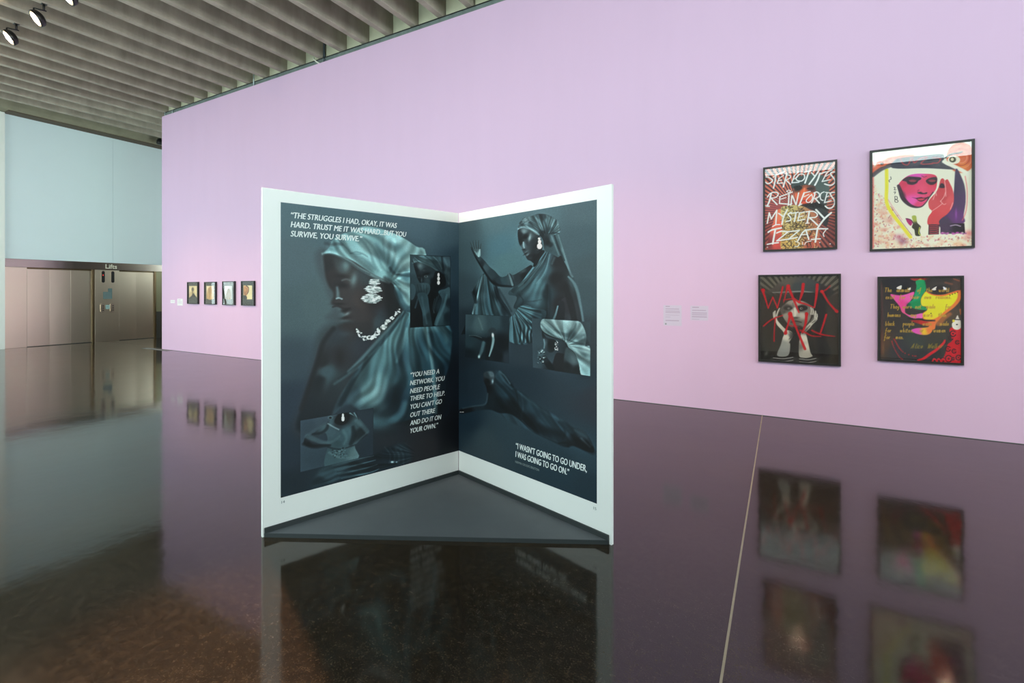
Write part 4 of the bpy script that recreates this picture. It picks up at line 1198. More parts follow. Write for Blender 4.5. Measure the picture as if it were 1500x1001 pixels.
    C.folds([(235, 78), (300, 145), (420, 240), (600, 355), (600, 445), (400, 375), (240, 285), (215, 105)], (280, 160), 8, 0.22, 9, 5, (0.6, 0.8))
    C.poly([(163, 92), (185, 82), (208, 88), (214, 112), (205, 140), (190, 150), (172, 140)], [(180, 100, (44, 58, 64)), (200, 95, (84, 106, 113)), (180, 130, (18, 20, 24)), (205, 125, (52, 68, 75))], 4)
    C.stroke([(240, 82), (262, 100), (290, 140)], 9, (74, 102, 112), 6, 0.7)
    C.stroke([(60, 262), (120, 250), (170, 240), (182, 190)], 7, (52, 72, 80), 5, 0.7)
    C.blob(206, 130, 5, 12, (120, 148, 156), 0.8)
    C.ell(55, 275, 9, 8, (10, 13, 16), 3)
    for x in (48, 56, 62):
        C.ell(x, 280, 2.5, 2, (140, 160, 160), 1, 0.8)
    C.blob(200, 92, 14, 10, (70, 92, 100), 0.7, 20)
    C.crisp(0.3, 14).crisp(0.22, 4).grain(0.03, 5)
    return C

# ---- framed prints on the pink wall
PLANE_Y = WY - 0.026
wall_map = sheet_map((0.0, PLANE_Y), (1.0, PLANE_Y))
FR = {  # outer size of each frame on the wall: x0, x1, z0, z1
    'A': (-0.194, 0.552, 1.988, 3.002), 'B': (0.852, 1.714, 1.950, 3.057),
    'C': (-0.245, 0.586, 0.660, 1.707), 'D': (0.922, 1.631, 0.749, 1.668),
    's1': (-12.900, -12.430, 1.205, 1.748), 's2': (-12.150, -11.680, 1.203, 1.742),
    's3': (-11.400, -10.930, 1.197, 1.748), 's4': (-10.670, -10.195, 1.194, 1.748)}
BAR = 0.021


def frame_canvas(k, w, h):
    x0, x1, z0, z1 = FR[k]
    return Canvas(w, h, wall_map, x0 + BAR - 0.003, x1 - BAR + 0.003, z0 + BAR - 0.003, z1 - BAR + 0.003)


def whole(C, view=None):
    """Outline of the whole sheet in the current view's measurements."""
    return [(-900, -900), (9000, -900), (9000, 9000), (-900, 9000)]


def rays(C, cx, cy, n, col_a, col_b, phase=0.0, sharp=3.0):
    c = C.to([(cx, cy)])[0]
    yy, xx = np.mgrid[0:C.h, 0:C.w].astype(float)
    ang = np.arctan2(yy - c[1], xx - c[0])
    r = np.hypot(yy - c[1], xx - c[0])
    m = 0.5 + np.clip(np.sin(ang * n + phase) * sharp * np.clip(r / 60.0, 0.2, 1), -0.5, 0.5)
    a = np.array(col_a, float) / 255
    b = np.array(col_b, float) / 255
    C.a[:] = a * m[..., None] + b * (1 - m[..., None])


def paint_A():
    C = frame_canvas('A', 220, 290)
    C.view(1100, 220, 6.253)
    rays(C, 440, 560, 70, (226, 128, 104), (84, 62, 66))
    C.blob(200, 760, 260, 260, (122, 52, 58), 0.55)
    C.blob(740, 760, 150, 220, (84, 40, 46), 0.6)
    C.blob(260, 520, 160, 70, (176, 82, 88), 0.7)
    # hat, veil and hair
    C.poly([(376, 350), (392, 268), (470, 232), (560, 222), (660, 232), (716, 320), (712, 430), (690, 520), (716, 600), (690, 700), (640, 640), (590, 560), (470, 520), (600, 470), (588, 360), (480, 320)], [(440, 290, (70, 84, 84)), (560, 250, (84, 100, 98)), (660, 360, (86, 102, 100)), (660, 520, (66, 74, 74)), (660, 640, (52, 54, 58)), (560, 520, (52, 56, 58))], 5)
    C.poly([(398, 350), (440, 330), (520, 318), (586, 335), (592, 410), (560, 470), (510, 500), (450, 500), (412, 450), (396, 400)], [(430, 350, (66, 62, 62)), (480, 380, (236, 110, 70)), (420, 420, (232, 116, 84)), (560, 360, (88, 66, 62)), (550, 410, (240, 116, 78)), (490, 470, (232, 96, 70)), (450, 480, (214, 88, 70))], 4)
    C.ell(430, 345, 40, 22, (44, 46, 48), 6, 0.9)
    C.ell(545, 352, 34, 10, (50, 50, 52), 5, 0.9)
    C.stroke([(490, 350), (486, 400), (500, 430)], 12, (246, 146, 104), 5, 0.8)
    C.stroke([(455, 470), (490, 462), (525, 470)], 9, (130, 40, 44), 4, 0.8)
    C.stroke([(440, 515), (540, 500), (640, 510), (700, 540)], (20, 40, 30), (40, 44, 46), 6, 0.9)
    # patterned dress
    C.poly([(235, 560), (272, 540), (300, 620), (282, 760), (270, 910), (150, 910), (180, 740), (210, 640)], [(250, 600, (240, 128, 92)), (240, 700, (236, 108, 84)), (220, 860, (220, 84, 76)), (170, 860, (120, 56, 60))], 5)
    C.poly([(272, 540), (330, 510), (440, 505), (540, 545), (612, 640), (600, 910), (288, 910), (290, 720)], [(320, 540, (214, 198, 130)), (450, 700, (196, 170, 104)), (560, 640, (190, 120, 88)), (400, 880, (214, 176, 96)), (560, 860, (196, 96, 76))], 5)
    rng = random.Random(2)
    for _ in range(430):
        x, y = rng.uniform(280, 605), rng.uniform(512, 905)
        if x > 440 + (y - 505) * 1.2 or x < 272 + 0 * y:
            continue
        a = rng.uniform(0, 3.14)
        l = rng.uniform(8, 22)
        C.stroke([(x - l * math.cos(a), y - l * math.sin(a)), (x + l * 0.2, y + 3), (x + l * math.cos(a), y + l * math.sin(a))], rng.uniform(3, 6.5), rng.choice([(240, 228, 156), (58, 44, 40), (66, 50, 44), (84, 62, 50), (52, 42, 40)]), 2.5, 0.8)
    # painted words
    W = (240, 246, 244)

    def S(pts, w=15, sm=True):
        C.stroke(pts, w, W, 3.5, 0.97, sm)
    C.view(1118, 235, 14.3)
    S([(60, 345), (110, 352), (170, 390), (195, 412), (170, 455), (120, 482), (85, 485), (50, 455)], 26)
    S([(262, 330), (245, 450), (215, 580)], 30); S([(210, 348), (300, 292), (440, 240)], 24)
    S([(335, 370), (312, 430), (292, 480), (410, 470)], 22, False); S([(320, 380), (430, 312)], 20); S([(315, 430), (390, 408)], 18)
    S([(492, 280), (462, 400), (420, 555)], 30); S([(480, 300), (560, 315), (562, 365), (470, 412)], 22); S([(478, 415), (570, 500)], 24)
    S([(650, 320), (600, 468), (750, 455)], 24, False); S([(640, 335), (740, 235)], 22); S([(630, 400), (712, 352)], 18)
    S([(540, 700), (530, 920)], 28); S([(350, 760), (340, 902), (520, 915)], 24, False); S([(345, 760), (480, 712), (608, 662)], 24); S([(370, 812), (470, 780)], 20)
    S([(165, 690), (130, 850), (80, 960)], 34); S([(45, 950), (125, 962)], 26); S([(85, 770), (150, 690), (260, 665), (315, 700), (270, 770), (160, 792)], 24); S([(172, 800), (290, 925)], 26)
    S([(600, 740), (580, 935)], 26, False); S([(612, 740), (682, 920)], 26); S([(690, 925), (742, 680)], 24)
    S([(490, 650), (530, 622), (575, 640), (540, 668), (490, 650)], 16); S([(520, 940), (600, 905)], 22)
    C.view(1170, 235, 14.29)
    S([(-10, 310), (40, 282), (110, 295), (122, 370), (60, 430), (-30, 420), (-55, 370), (-10, 310)], 24)
    S([(212, 240), (180, 330), (132, 470)], 32); S([(110, 250), (250, 215)], 20)
    S([(265, 255), (330, 320)], 24); S([(410, 230), (330, 350), (220, 497)], 32)
    S([(445, 270), (400, 400), (340, 515)], 34); S([(440, 285), (500, 262), (570, 238)], 26)
    S([(605, 235), (540, 350), (490, 442), (660, 402)], 22, False); S([(572, 330), (640, 290)], 18); S([(600, 240), (700, 198)], 20)
    S([(765, 240), (690, 250), (672, 290), (740, 380), (762, 450), (700, 512), (620, 515), (545, 492)], 28)
    S([(112, 680), (62, 810), (15, 935)], 30); S([(105, 682), (240, 650)], 22); S([(110, 762), (212, 712)], 18); S([(0, 945), (62, 912)], 24)
    S([(270, 712), (290, 790), (232, 872), (170, 870), (162, 825), (222, 758), (268, 716)], 20)
    S([(342, 690), (312, 800), (270, 888)], 26); S([(318, 682), (380, 660), (432, 700), (420, 760), (340, 802)], 24); S([(352, 802), (432, 892)], 26)
    S([(530, 658), (470, 690), (450, 760), (470, 822), (512, 836)], 22)
    S([(595, 680), (562, 800), (540, 884), (680, 842)], 22, False); S([(560, 668), (650, 676)], 20); S([(572, 772), (632, 742)], 18)
    S([(765, 668), (672, 680), (680, 740), (740, 820), (752, 900), (700, 985), (620, 1002), (556, 955)], 28)
    C.view(1118, 300, 13.636)
    S([(80, 368), (120, 160), (160, 285), (272, 108), (250, 402)], 26, False); S([(190, 435), (250, 402), (332, 395)], 22)
    S([(308, 172), (395, 232)], 26); S([(480, 100), (410, 235), (372, 390)], 28)
    S([(560, 150), (500, 190), (545, 250), (545, 310), (460, 332)], 24)
    S([(560, 172), (700, 150)], 22); S([(655, 170), (622, 335)], 26)
    S([(725, 170), (692, 320), (832, 290)], 22, False); S([(720, 162), (825, 142)], 20); S([(705, 242), (800, 222)], 18)
    S([(922, 130), (880, 360)], 30); S([(850, 370), (915, 365)], 20); S([(855, 142), (1000, 132), (1082, 190), (1040, 250), (925, 255)], 24); S([(932, 262), (1085, 405)], 28)
    S([(1055, 98), (1222, 272)], 34); S([(1358, 160), (1222, 282), (1090, 460)], 34)
    S([(100, 548), (180, 502), (362, 462)], 32); S([(242, 490), (190, 780)], 34); S([(80, 792), (180, 772), (302, 758)], 26)
    S([(268, 565), (360, 525), (500, 540), (270, 722), (482, 690)], 26, False)
    S([(468, 542), (722, 512), (500, 692), (680, 650)], 26, False)
    S([(690, 722), (780, 562), (850, 498), (912, 692)], 28, False); S([(752, 602), (870, 592)], 20)
    S([(880, 502), (1060, 482), (1285, 480)], 28); S([(1082, 490), (1040, 745)], 32); S([(960, 692), (1142, 680)], 24); S([(1255, 500), (1200, 580), (1216, 635)], 18)
    S([(640, 730), (722, 770), (690, 830), (630, 835)], 16); S([(780, 742), (792, 802)], 14); S([(830, 802), (855, 750), (960, 722)], 16)
    C.ell(1130, 755, 14, 9, W, 3); C.ell(1338, 782, 16, 9, W, 3); C.ell(85, 850, 14, 12, (200, 200, 200), 3)
    return C


def paint_B():
    C = frame_canvas('B', 250, 320)
    C.view(1260, 190, 5.268)
    C.poly(whole(C), (238, 236, 216), 1, 1, False)
    rng = random.Random(7)
    # red and pink mottling at left and below
    for _ in range(520):
        if rng.random() < 0.62:
            x, y = rng.uniform(95, 370), rng.uniform(430, 900)
            if x > 210 + (y - 560) * 0.75 and y < 830:
                continue
        else:
            x, y = rng.uniform(95, 865), rng.uniform(820, 915)
        if rng.random() < 0.25:
            C.blob(x, y, rng.uniform(8, 26), rng.uniform(6, 16), rng.choice([(232, 170, 140), (226, 150, 130), (240, 206, 170), (216, 120, 110), (238, 220, 190)]), 0.5)
            continue
        a = rng.uniform(0, 6.28)
        l = rng.uniform(3, 9)
        C.stroke([(x, y), (x + l * math.cos(a), y + l * math.sin(a)), (x + l * math.cos(a + 0.8) * 1.6, y + l * math.sin(a + 0.8) * 1.6)], rng.uniform(2, 7), rng.choice([(228, 150, 120), (232, 172, 140), (206, 92, 84), (240, 196, 160), (196, 80, 110), (236, 186, 130), (150, 70, 80)]), 2.5, 0.65)
    for x, y, c in [(300, 830, (196, 110, 150)), (330, 860, (120, 60, 110)), (230, 700, (214, 120, 110)), (840, 800, (228, 70, 80)), (760, 880, (236, 176, 130)), (170, 640, (226, 150, 130))]:
        C.blob(x, y, 34, 24, c, 0.55)
    # yellow edge of the cloth and red outline
    C.stroke([(205, 310), (206, 440), (205, 560), (250, 650), (320, 740), (390, 830)], 22, (236, 226, 70), 4)
    C.stroke([(100, 915), (100, 250)], 9, (236, 96, 92), 5, 0.8)
    C.stroke([(90, 330), (190, 260), (290, 228), (400, 212)], (40, 60, 40), (232, 96, 66), 12, 0.8)
    C.stroke([(100, 350), (170, 300), (270, 262)], 30, (76, 74, 84), 6, 0.85)
    # orange roundel with an eye, top right
    C.ell(780, 215, 112, 118, (222, 112, 78), 6)
    C.blob(800, 280, 40, 30, (236, 150, 60), 0.7)
    for r in (86, 66, 46):
        C.stroke([(780 + r * math.cos(t), 210 + r * math.sin(t)) for t in np.linspace(0, 6.28, 20)], 7, (238, 150, 120) if r != 66 else (190, 70, 52), 4, 0.8)
    C.ell(725, 232, 48, 32, (240, 232, 212), 3)
    C.ell(715, 230, 26, 22, (74, 72, 52), 4)
    C.ell(712, 228, 12, 12, (236, 226, 190), 3)
    C.stroke([(660, 215), (700, 190), (760, 180), (785, 170)], 12, (60, 52, 48), 4)
    C.ell(165, 262, 40, 22, (226, 110, 80), 4); C.ell(168, 264, 14, 9, (80, 50, 50), 3)
    # dark head covering
    C.poly([(270, 232), (340, 214), (480, 200), (640, 190), (650, 260), (740, 300), (700, 306), (500, 296), (250, 296)], [(300, 260, (70, 72, 84)), (460, 240, (86, 88, 96)), (620, 240, (84, 84, 92)), (480, 290, (60, 62, 76))], 4)
    for p in [[(310, 215), (330, 260), (370, 270), (390, 225)], [(400, 215), (420, 255), (450, 230)], [(455, 225), (520, 210), (470, 262), (560, 262)], [(560, 215), (620, 222), (600, 255), (560, 255)]]:
        C.stroke(p, 6, (214, 80, 84), 3, 0.9)
    C.stroke([(650, 245), (720, 280), (800, 320), (830, 340)], 26, (240, 238, 222), 5)
    # dark purple panel at right
    C.poly([(740, 300), (790, 380), (812, 460), (815, 560), (800, 660), (800, 720), (640, 760), (600, 700), (700, 600), (724, 480)], [(770, 440, (78, 66, 92)), (780, 560, (84, 62, 98)), (740, 680, (104, 58, 120)), (660, 720, (72, 62, 82))], 4)
    C.poly([(620, 722), (806, 722), (812, 800), (620, 806)], [(660, 760, (74, 58, 82)), (760, 760, (40, 34, 42))], 3, 1, False)
    C.blob(742, 650, 8, 40, (170, 90, 190), 0.7)
    C.stroke([(700, 742), (740, 735), (775, 745)], 8, (210, 190, 215), 4, 0.8)
    for _ in range(26):
        x = rng.uniform(620, 815)
        C.ell(x, 800 + rng.uniform(-6, 8), 9, 6, rng.choice([(200, 90, 180), (238, 236, 220), (150, 60, 140)]), 3, 0.7)
    C.stroke([(812, 360), (828, 480), (820, 620), (790, 700)], 6, (232, 110, 110), 4, 0.7)
    # face
    C.view(1300, 230, 8.34)
    C.poly([(130, 350), (180, 280), (260, 225), (350, 205), (460, 204), (560, 212), (606, 245), (606, 330), (590, 400), (530, 470), (490, 530), (440, 595), (370, 615), (300, 600), (240, 560), (180, 500), (150, 420)], [(360, 220, (232, 90, 190)), (460, 300, (226, 78, 110)), (260, 380, (226, 72, 110)), (420, 380, (232, 84, 120)), (310, 540, (236, 92, 180)), (380, 580, (226, 72, 120)), (560, 320, (222, 72, 90)), (200, 340, (214, 66, 96)), (540, 400, (228, 78, 110))], 4)
    D = (62, 52, 62)
    C.stroke([(135, 350), (165, 430), (190, 500), (240, 560), (300, 600), (370, 614), (430, 598), (490, 530), (500, 490)], (30, 46, 42, 30, 16, 10, 14), D, 6, 0.95)
    C.stroke([(560, 430), (530, 470), (500, 510)], 14, D, 5, 0.8)
    C.poly([(180, 285), (250, 240), (330, 240), (410, 250), (408, 275), (380, 290), (360, 320), (310, 340), (250, 330), (230, 300)], D, 5)
    C.poly([(262, 288), (300, 276), (352, 284), (340, 302), (290, 304)], (176, 72, 86), 6, 0.85)
    C.stroke([(255, 300), (300, 316), (356, 304)], 9, (48, 40, 50), 4)
    C.poly([(470, 290), (520, 255), (600, 245), (606, 300), (570, 335), (510, 335)], D, 5)
    C.poly([(502, 288), (540, 276), (590, 284), (580, 302), (525, 304)], (176, 72, 86), 6, 0.85)
    C.stroke([(500, 300), (545, 314), (592, 300)], 9, (48, 40, 50), 4)
    C.stroke([(420, 230), (450, 245), (480, 235)], 8, (120, 50, 80), 4, 0.8)
    C.poly([(365, 435), (410, 425), (440, 440), (485, 430), (480, 450), (430, 455), (385, 448)], D, 4)
    C.stroke([(370, 420), (385, 400)], 10, (160, 52, 86), 5, 0.7)
    C.poly([(300, 492), (350, 500), (410, 490), (450, 498), (496, 490), (470, 520), (420, 545), (380, 535), (350, 510)], (70, 44, 58), 4)
    C.poly([(365, 512), (420, 505), (460, 510), (420, 530), (385, 526)], (206, 72, 90), 3)
    C.blob(210, 460, 14, 40, (90, 54, 70), 0.7, -20)
    # hand
    H = [(600, 400, (206, 74, 82)), (560, 560, (214, 84, 92)), (700, 500, (204, 74, 80)), (760, 520, (222, 92, 98)), (560, 700, (216, 76, 84)), (680, 640, (220, 82, 88)), (560, 760, (214, 74, 80))]
    C.poly([(498, 740), (545, 665), (510, 620), (505, 540), (560, 470), (590, 440), (625, 370), (650, 280), (680, 260), (705, 285), (735, 272), (765, 320), (800, 400), (815, 500), (800, 600), (740, 690), (660, 750), (630, 790), (630, 830), (500, 830)], H, 4)
    C.poly([(640, 345), (660, 320), (690, 330), (700, 375), (640, 376)], (66, 54, 64), 5)
    for p in [[(700, 290), (712, 380), (716, 480)], [(580, 460), (560, 520)], [(650, 540), (690, 490), (712, 430)], [(545, 660), (620, 610), (670, 570)], [(650, 540), (690, 580), (716, 570)], [(770, 640), (800, 560)], [(590, 420), (600, 470)]]:
        C.stroke(p, 8, (240, 190, 186), 4, 0.75)
    C.poly([(505, 822), (635, 822), (630, 945), (500, 950)], (66, 54, 62), 3, 1, False)
    for y in (835, 858, 880, 905, 930):
        C.stroke([(520, y), (575, y + 8), (622, y - 4)], 10, (190, 60, 70), 4, 0.85)
    # flower and scribble
    C.poly([(300, 725), (350, 720), (365, 800), (410, 850), (395, 900), (405, 960), (345, 960), (330, 890), (300, 860), (315, 800)], [(325, 740, (170, 180, 80)), (350, 850, (58, 58, 46)), (370, 930, (64, 66, 50))], 4)
    C.poly([(228, 750), (280, 760), (305, 800), (285, 840), (245, 800)], (176, 40, 110), 4)
    C.stroke([(228, 752), (290, 770), (315, 810)], 9, (70, 40, 60), 3)
    C.stroke([(395, 860), (385, 930), (408, 955)], 9, (206, 210, 80), 3, 0.9)
    for p in [[(80, 370), (95, 375), (85, 400), (105, 400)], [(80, 430), (100, 425), (90, 450)], [(92, 480), (118, 485), (120, 515), (95, 512), (92, 480)], [(92, 520), (128, 530), (125, 552), (95, 548), (92, 520)], [(40, 240), (45, 270), (20, 285), (28, 305)]]:
        C.stroke(p, 7, (60, 56, 56), 3, 0.9)
    C.stroke([(40, 600), (150, 760), (300, 955)], 6, (150, 70, 110), 3, 0.7)
    C.stroke([(10, 520), (60, 600), (180, 770)], 7, (230, 130, 150), 4, 0.6)
    return C


def paint_C():
    C = frame_canvas('C', 230, 290)
    C.view(1100, 390, 6.253)
    rays(C, 440, 420, 56, (104, 100, 86), (52, 48, 40))
    C.poly([(60, 250), (240, 250), (700, 250), (840, 300), (840, 900), (60, 900)], [(150, 400, (54, 49, 41)), (200, 700, (54, 50, 42)), (740, 350, (56, 50, 42)), (740, 700, (54, 50, 41)), (450, 800, (34, 32, 30)), (100, 850, (36, 36, 34))], 50)
    # hat
    C.poly([(260, 150), (330, 110), (450, 98), (560, 120), (660, 170), (760, 230), (720, 280), (640, 300), (560, 300), (420, 260), (240, 245), (150, 235), (200, 200)], [(330, 140, (90, 86, 76)), (450, 180, (72, 74, 72)), (560, 200, (66, 72, 72)), (660, 220, (40, 38, 36)), (300, 220, (70, 66, 58))], 10)
    C.poly([(390, 160), (480, 150), (620, 170), (610, 235), (500, 232), (390, 230)], (62, 70, 70), 8)
    C.stroke([(200, 242), (320, 238), (450, 232), (560, 240), (630, 255)], (6, 9, 11, 9, 6), (150, 152, 144), 5, 0.85)
    C.poly([(400, 250), (520, 245), (640, 262), (660, 500), (640, 620), (560, 560), (570, 400), (480, 320), (410, 320)], (40, 38, 35), 8)
    C.poly([(600, 280), (690, 300), (680, 640), (740, 800), (640, 860), (600, 700)], (34, 33, 31), 14)
    # face
    C.poly([(320, 340), (360, 315), (430, 315), (500, 330), (550, 370), (555, 440), (530, 510), (480, 560), (430, 585), (380, 570), (330, 520), (285, 450), (270, 390)], [(360, 330, (150, 142, 128)), (430, 330, (176, 168, 152)), (340, 380, (66, 62, 56)), (460, 390, (44, 42, 40)), (400, 420, (206, 200, 184)), (320, 450, (150, 144, 130)), (300, 420, (86, 80, 72)), (470, 450, (186, 178, 162)), (520, 420, (120, 114, 104)), (400, 520, (96, 90, 80)), (470, 530, (110, 104, 94)), (430, 560, (70, 66, 60))], 5)
    C.ell(340, 385, 42, 18, (50, 46, 42), 6, 0.85); C.ell(345, 388, 12, 10, (110, 104, 96), 4)
    C.ell(468, 385, 52, 24, (34, 32, 30), 6, 0.95); C.ell(462, 388, 12, 11, (150, 144, 134), 3); C.ell(464, 388, 6, 7, (20, 20, 20), 2)
    C.stroke([(385, 340), (390, 400), (395, 450)], 9, (100, 94, 84), 6, 0.7)
    C.stroke([(402, 390), (400, 430), (402, 455)], 20, (216, 210, 194), 8, 0.85)
    C.blob(412, 474, 30, 8, (56, 52, 46), 0.85)
    C.stroke([(370, 515), (410, 505), (460, 515)], 10, (44, 38, 36), 5, 0.85); C.stroke([(380, 535), (420, 540), (450, 532)], 8, (120, 110, 100), 5, 0.6)
    C.poly([(385, 560), (470, 560), (450, 640), (470, 880), (330, 880), (370, 640)], (40, 38, 34), 12)
    # hands and wrists
    K = (206, 202, 184)
    C.poly([(205, 430), (222, 410), (232, 440), (258, 385), (266, 400), (245, 450), (240, 490), (270, 530), (320, 580), (370, 600), (385, 640), (350, 700), (360, 720), (340, 820), (240, 820), (270, 730), (290, 660), (300, 610), (240, 540), (222, 490)], [(222, 430, (170, 166, 152)), (260, 520, K), (320, 600, (196, 190, 174)), (330, 650, (214, 210, 194)), (300, 720, (150, 152, 144)), (290, 790, (138, 142, 136)), (370, 640, (90, 88, 82))], 5)
    C.poly([(548, 378), (562, 385), (578, 430), (590, 410), (606, 440), (608, 490), (570, 530), (530, 580), (505, 610), (520, 680), (545, 790), (560, 830), (450, 840), (440, 720), (455, 640), (460, 610), (500, 560), (545, 510), (572, 460), (560, 420)], [(570, 420, (190, 186, 170)), (595, 480, (170, 166, 152)), (550, 540, (190, 186, 170)), (500, 600, (120, 114, 104)), (490, 660, (216, 212, 194)), (500, 740, (212, 208, 190)), (460, 740, (120, 120, 112)), (510, 810, (176, 172, 158))], 5)
    for p in [[(236, 470), (280, 510), (330, 570)], [(350, 600), (380, 630), (350, 670)], [(470, 620), (500, 590), (540, 545)], [(560, 520), (590, 500)], [(575, 440), (572, 480), (545, 515)], [(228, 430), (236, 470)]]:
        C.stroke(p, 6, (50, 46, 42), 4, 0.75)
    for p in [[(212, 470), (208, 445), (206, 425)], [(222, 462), (220, 430), (222, 412)], [(236, 455), (246, 420), (262, 388)], [(552, 440), (556, 405), (550, 382)], [(568, 440), (575, 420), (566, 388)], [(590, 470), (594, 440), (592, 412)], [(602, 480), (608, 460), (606, 440)]]:
        C.stroke(p, (14, 12, 8), (196, 192, 176), 3, 0.9)
        C.stroke([(x_ + 7, y_) for x_, y_ in p], 4, (40, 38, 34), 2, 0.7)
    rng = random.Random(3)
    for x0, x1, y in [(200, 390, 850), (440, 600, 860)]:
        C.stroke([(x0, y + 10), ((x0 + x1) / 2, y + 18), (x1, y)], 46, (56, 56, 54), 6, 0.9)
        for i in range(5):
            C.stroke([(x0 + 5, y - 22 + i * 13), ((x0 + x1) / 2, y - 14 + i * 13), (x1 - 4, y - 26 + i * 13)], 5, (190, 190, 184) if i % 2 else (24, 24, 24), 3, 0.85)
    C.blob(140, 800, 14, 22, (120, 122, 116), 0.6, 30)
    # red sprayed words
    R = (196, 22, 30)

    def S(pts, w=16, a=0.85):
        C.stroke(pts, np.array(w) * 0.9, R, 4, min(1.0, a * 1.1))
    S([(105, 218), (130, 290), (158, 385)], (26, 16, 10)); S([(158, 385), (180, 330), (200, 285)], 10); S([(200, 285), (225, 340), (242, 382)], 12); S([(242, 382), (268, 290), (292, 190)], (12, 12, 16))
    C.ell(112, 222, 17, 17, R, 4)
    S([(338, 182), (320, 250), (300, 330)], (24, 12, 8)); S([(338, 182), (385, 290), (440, 425)], (26, 22, 12)); S([(300, 310), (400, 296)], 12, 0.7); C.ell(342, 185, 18, 18, R, 4)
    S([(480, 165), (470, 240), (448, 312)], (28, 26, 12)); S([(400, 300), (440, 330), (500, 348), (580, 380)], (14, 20, 14, 10)); C.ell(445, 330, 14, 12, R, 5)
    S([(608, 170), (600, 270), (582, 380)], (26, 22, 12)); S([(725, 180), (690, 215), (640, 240)], (10, 14, 8), 0.75); S([(652, 230), (710, 330), (790, 420)], (22, 16, 22)); C.ell(650, 232, 16, 14, R, 4); C.ell(785, 412, 16, 14, R, 4)
    S([(115, 550), (190, 490), (290, 452)], (14, 12, 10), 0.8); S([(225, 470), (215, 580), (212, 690)], 12, 0.75)
    S([(362, 440), (340, 530), (312, 620)], (28, 14, 20)); S([(362, 440), (420, 580), (495, 760)], (28, 18, 24)); C.ell(360, 440, 20, 22, R, 4); C.ell(318, 612, 15, 18, R, 5); S([(340, 545), (430, 555)], 10, 0.6)
    S([(510, 440), (500, 530), (470, 610)], (26, 20, 12)); S([(455, 590), (500, 610), (560, 640), (640, 645)], (20, 16, 10), 0.7); C.ell(510, 440, 16, 18, R, 4)
    S([(690, 445), (665, 530), (635, 620)], (18, 16, 14)); S([(560, 590), (640, 625), (770, 645)], (16, 18, 8), 0.75)
    return C


GLYPH = {  # one-line handwriting: strokes in units of the x-height (y up)
    'a': [[(0.7, 0.9), (0.2, 0.95), (0.05, 0.4), (0.3, 0.0), (0.65, 0.5), (0.7, 0.9), (0.72, 0.1), (0.9, 0.0)]], 'b': [[(0.1, 1.9), (0.1, 0.0), (0.5, 0.0), (0.65, 0.5), (0.4, 0.9), (0.1, 0.6)]],
    'c': [[(0.7, 0.85), (0.3, 0.95), (0.05, 0.5), (0.3, 0.0), (0.7, 0.1)]], 'd': [[(0.6, 0.8), (0.2, 0.9), (0.05, 0.4), (0.3, 0.0), (0.6, 0.4), (0.7, 1.9), (0.7, 0.0)]],
    'e': [[(0.05, 0.5), (0.65, 0.6), (0.4, 1.0), (0.05, 0.5), (0.3, 0.0), (0.75, 0.15)]], 'f': [[(0.7, 1.7), (0.4, 1.9), (0.25, 1.0), (0.2, -0.8), (0.0, -0.6)], [(0.0, 0.8), (0.6, 0.85)]],
    'h': [[(0.1, 1.9), (0.1, 0.0)], [(0.1, 0.5), (0.4, 0.95), (0.65, 0.6), (0.7, 0.0)]], 'i': [[(0.2, 0.9), (0.2, 0.05), (0.4, 0.0)], [(0.2, 1.3), (0.25, 1.35)]],
    'k': [[(0.1, 1.9), (0.1, 0.0)], [(0.6, 0.9), (0.1, 0.45), (0.65, 0.0)]], 'l': [[(0.2, 1.9), (0.15, 0.2), (0.4, 0.0)]], 'm': [[(0.05, 0.9), (0.1, 0.0)], [(0.1, 0.6), (0.35, 0.95), (0.45, 0.0)], [(0.45, 0.6), (0.75, 0.95), (0.85, 0.0)]],
    'n': [[(0.05, 0.9), (0.1, 0.0)], [(0.1, 0.5), (0.4, 0.95), (0.6, 0.6), (0.65, 0.0)]], 'o': [[(0.4, 0.95), (0.05, 0.6), (0.2, 0.05), (0.6, 0.15), (0.7, 0.7), (0.4, 0.95)]], 'p': [[(0.1, 0.9), (0.1, -0.9)], [(0.1, 0.7), (0.5, 0.95), (0.65, 0.5), (0.4, 0.0), (0.1, 0.15)]],
    'r': [[(0.1, 0.9), (0.1, 0.0)], [(0.1, 0.5), (0.3, 0.9), (0.6, 0.85)]], 's': [[(0.6, 0.85), (0.2, 0.9), (0.15, 0.6), (0.55, 0.35), (0.45, 0.0), (0.05, 0.1)]], 't': [[(0.3, 1.6), (0.25, 0.2), (0.5, 0.0)], [(0.0, 1.0), (0.6, 1.05)]],
    'u': [[(0.05, 0.9), (0.1, 0.1), (0.45, 0.05), (0.6, 0.9), (0.65, 0.0)]], 'w': [[(0.0, 0.9), (0.2, 0.0), (0.45, 0.8), (0.65, 0.0), (0.9, 0.9)]], 'x': [[(0.0, 0.9), (0.6, 0.0)], [(0.6, 0.9), (0.0, 0.0)]], 'y': [[(0.05, 0.9), (0.2, 0.3), (0.5, 0.3)], [(0.6, 0.9), (0.5, -0.3), (0.2, -0.9), (0.05, -0.6)]],
    'T': [[(0.0, 1.9), (1.0, 1.95)], [(0.5, 1.9), (0.4, 0.0)]], 'A': [[(0.0, 0.0), (0.6, 1.9), (0.8, 0.0)], [(0.2, 0.7), (0.8, 0.7)]], 'W': [[(0.0, 1.9), (0.3, 0.0), (0.6, 1.5), (0.9, 0.0), (1.3, 1.9)]], '.': [[(0.1, 0.05), (0.15, 0.0)]], ',': [[(0.15, 0.1), (0.05, -0.3)]]}


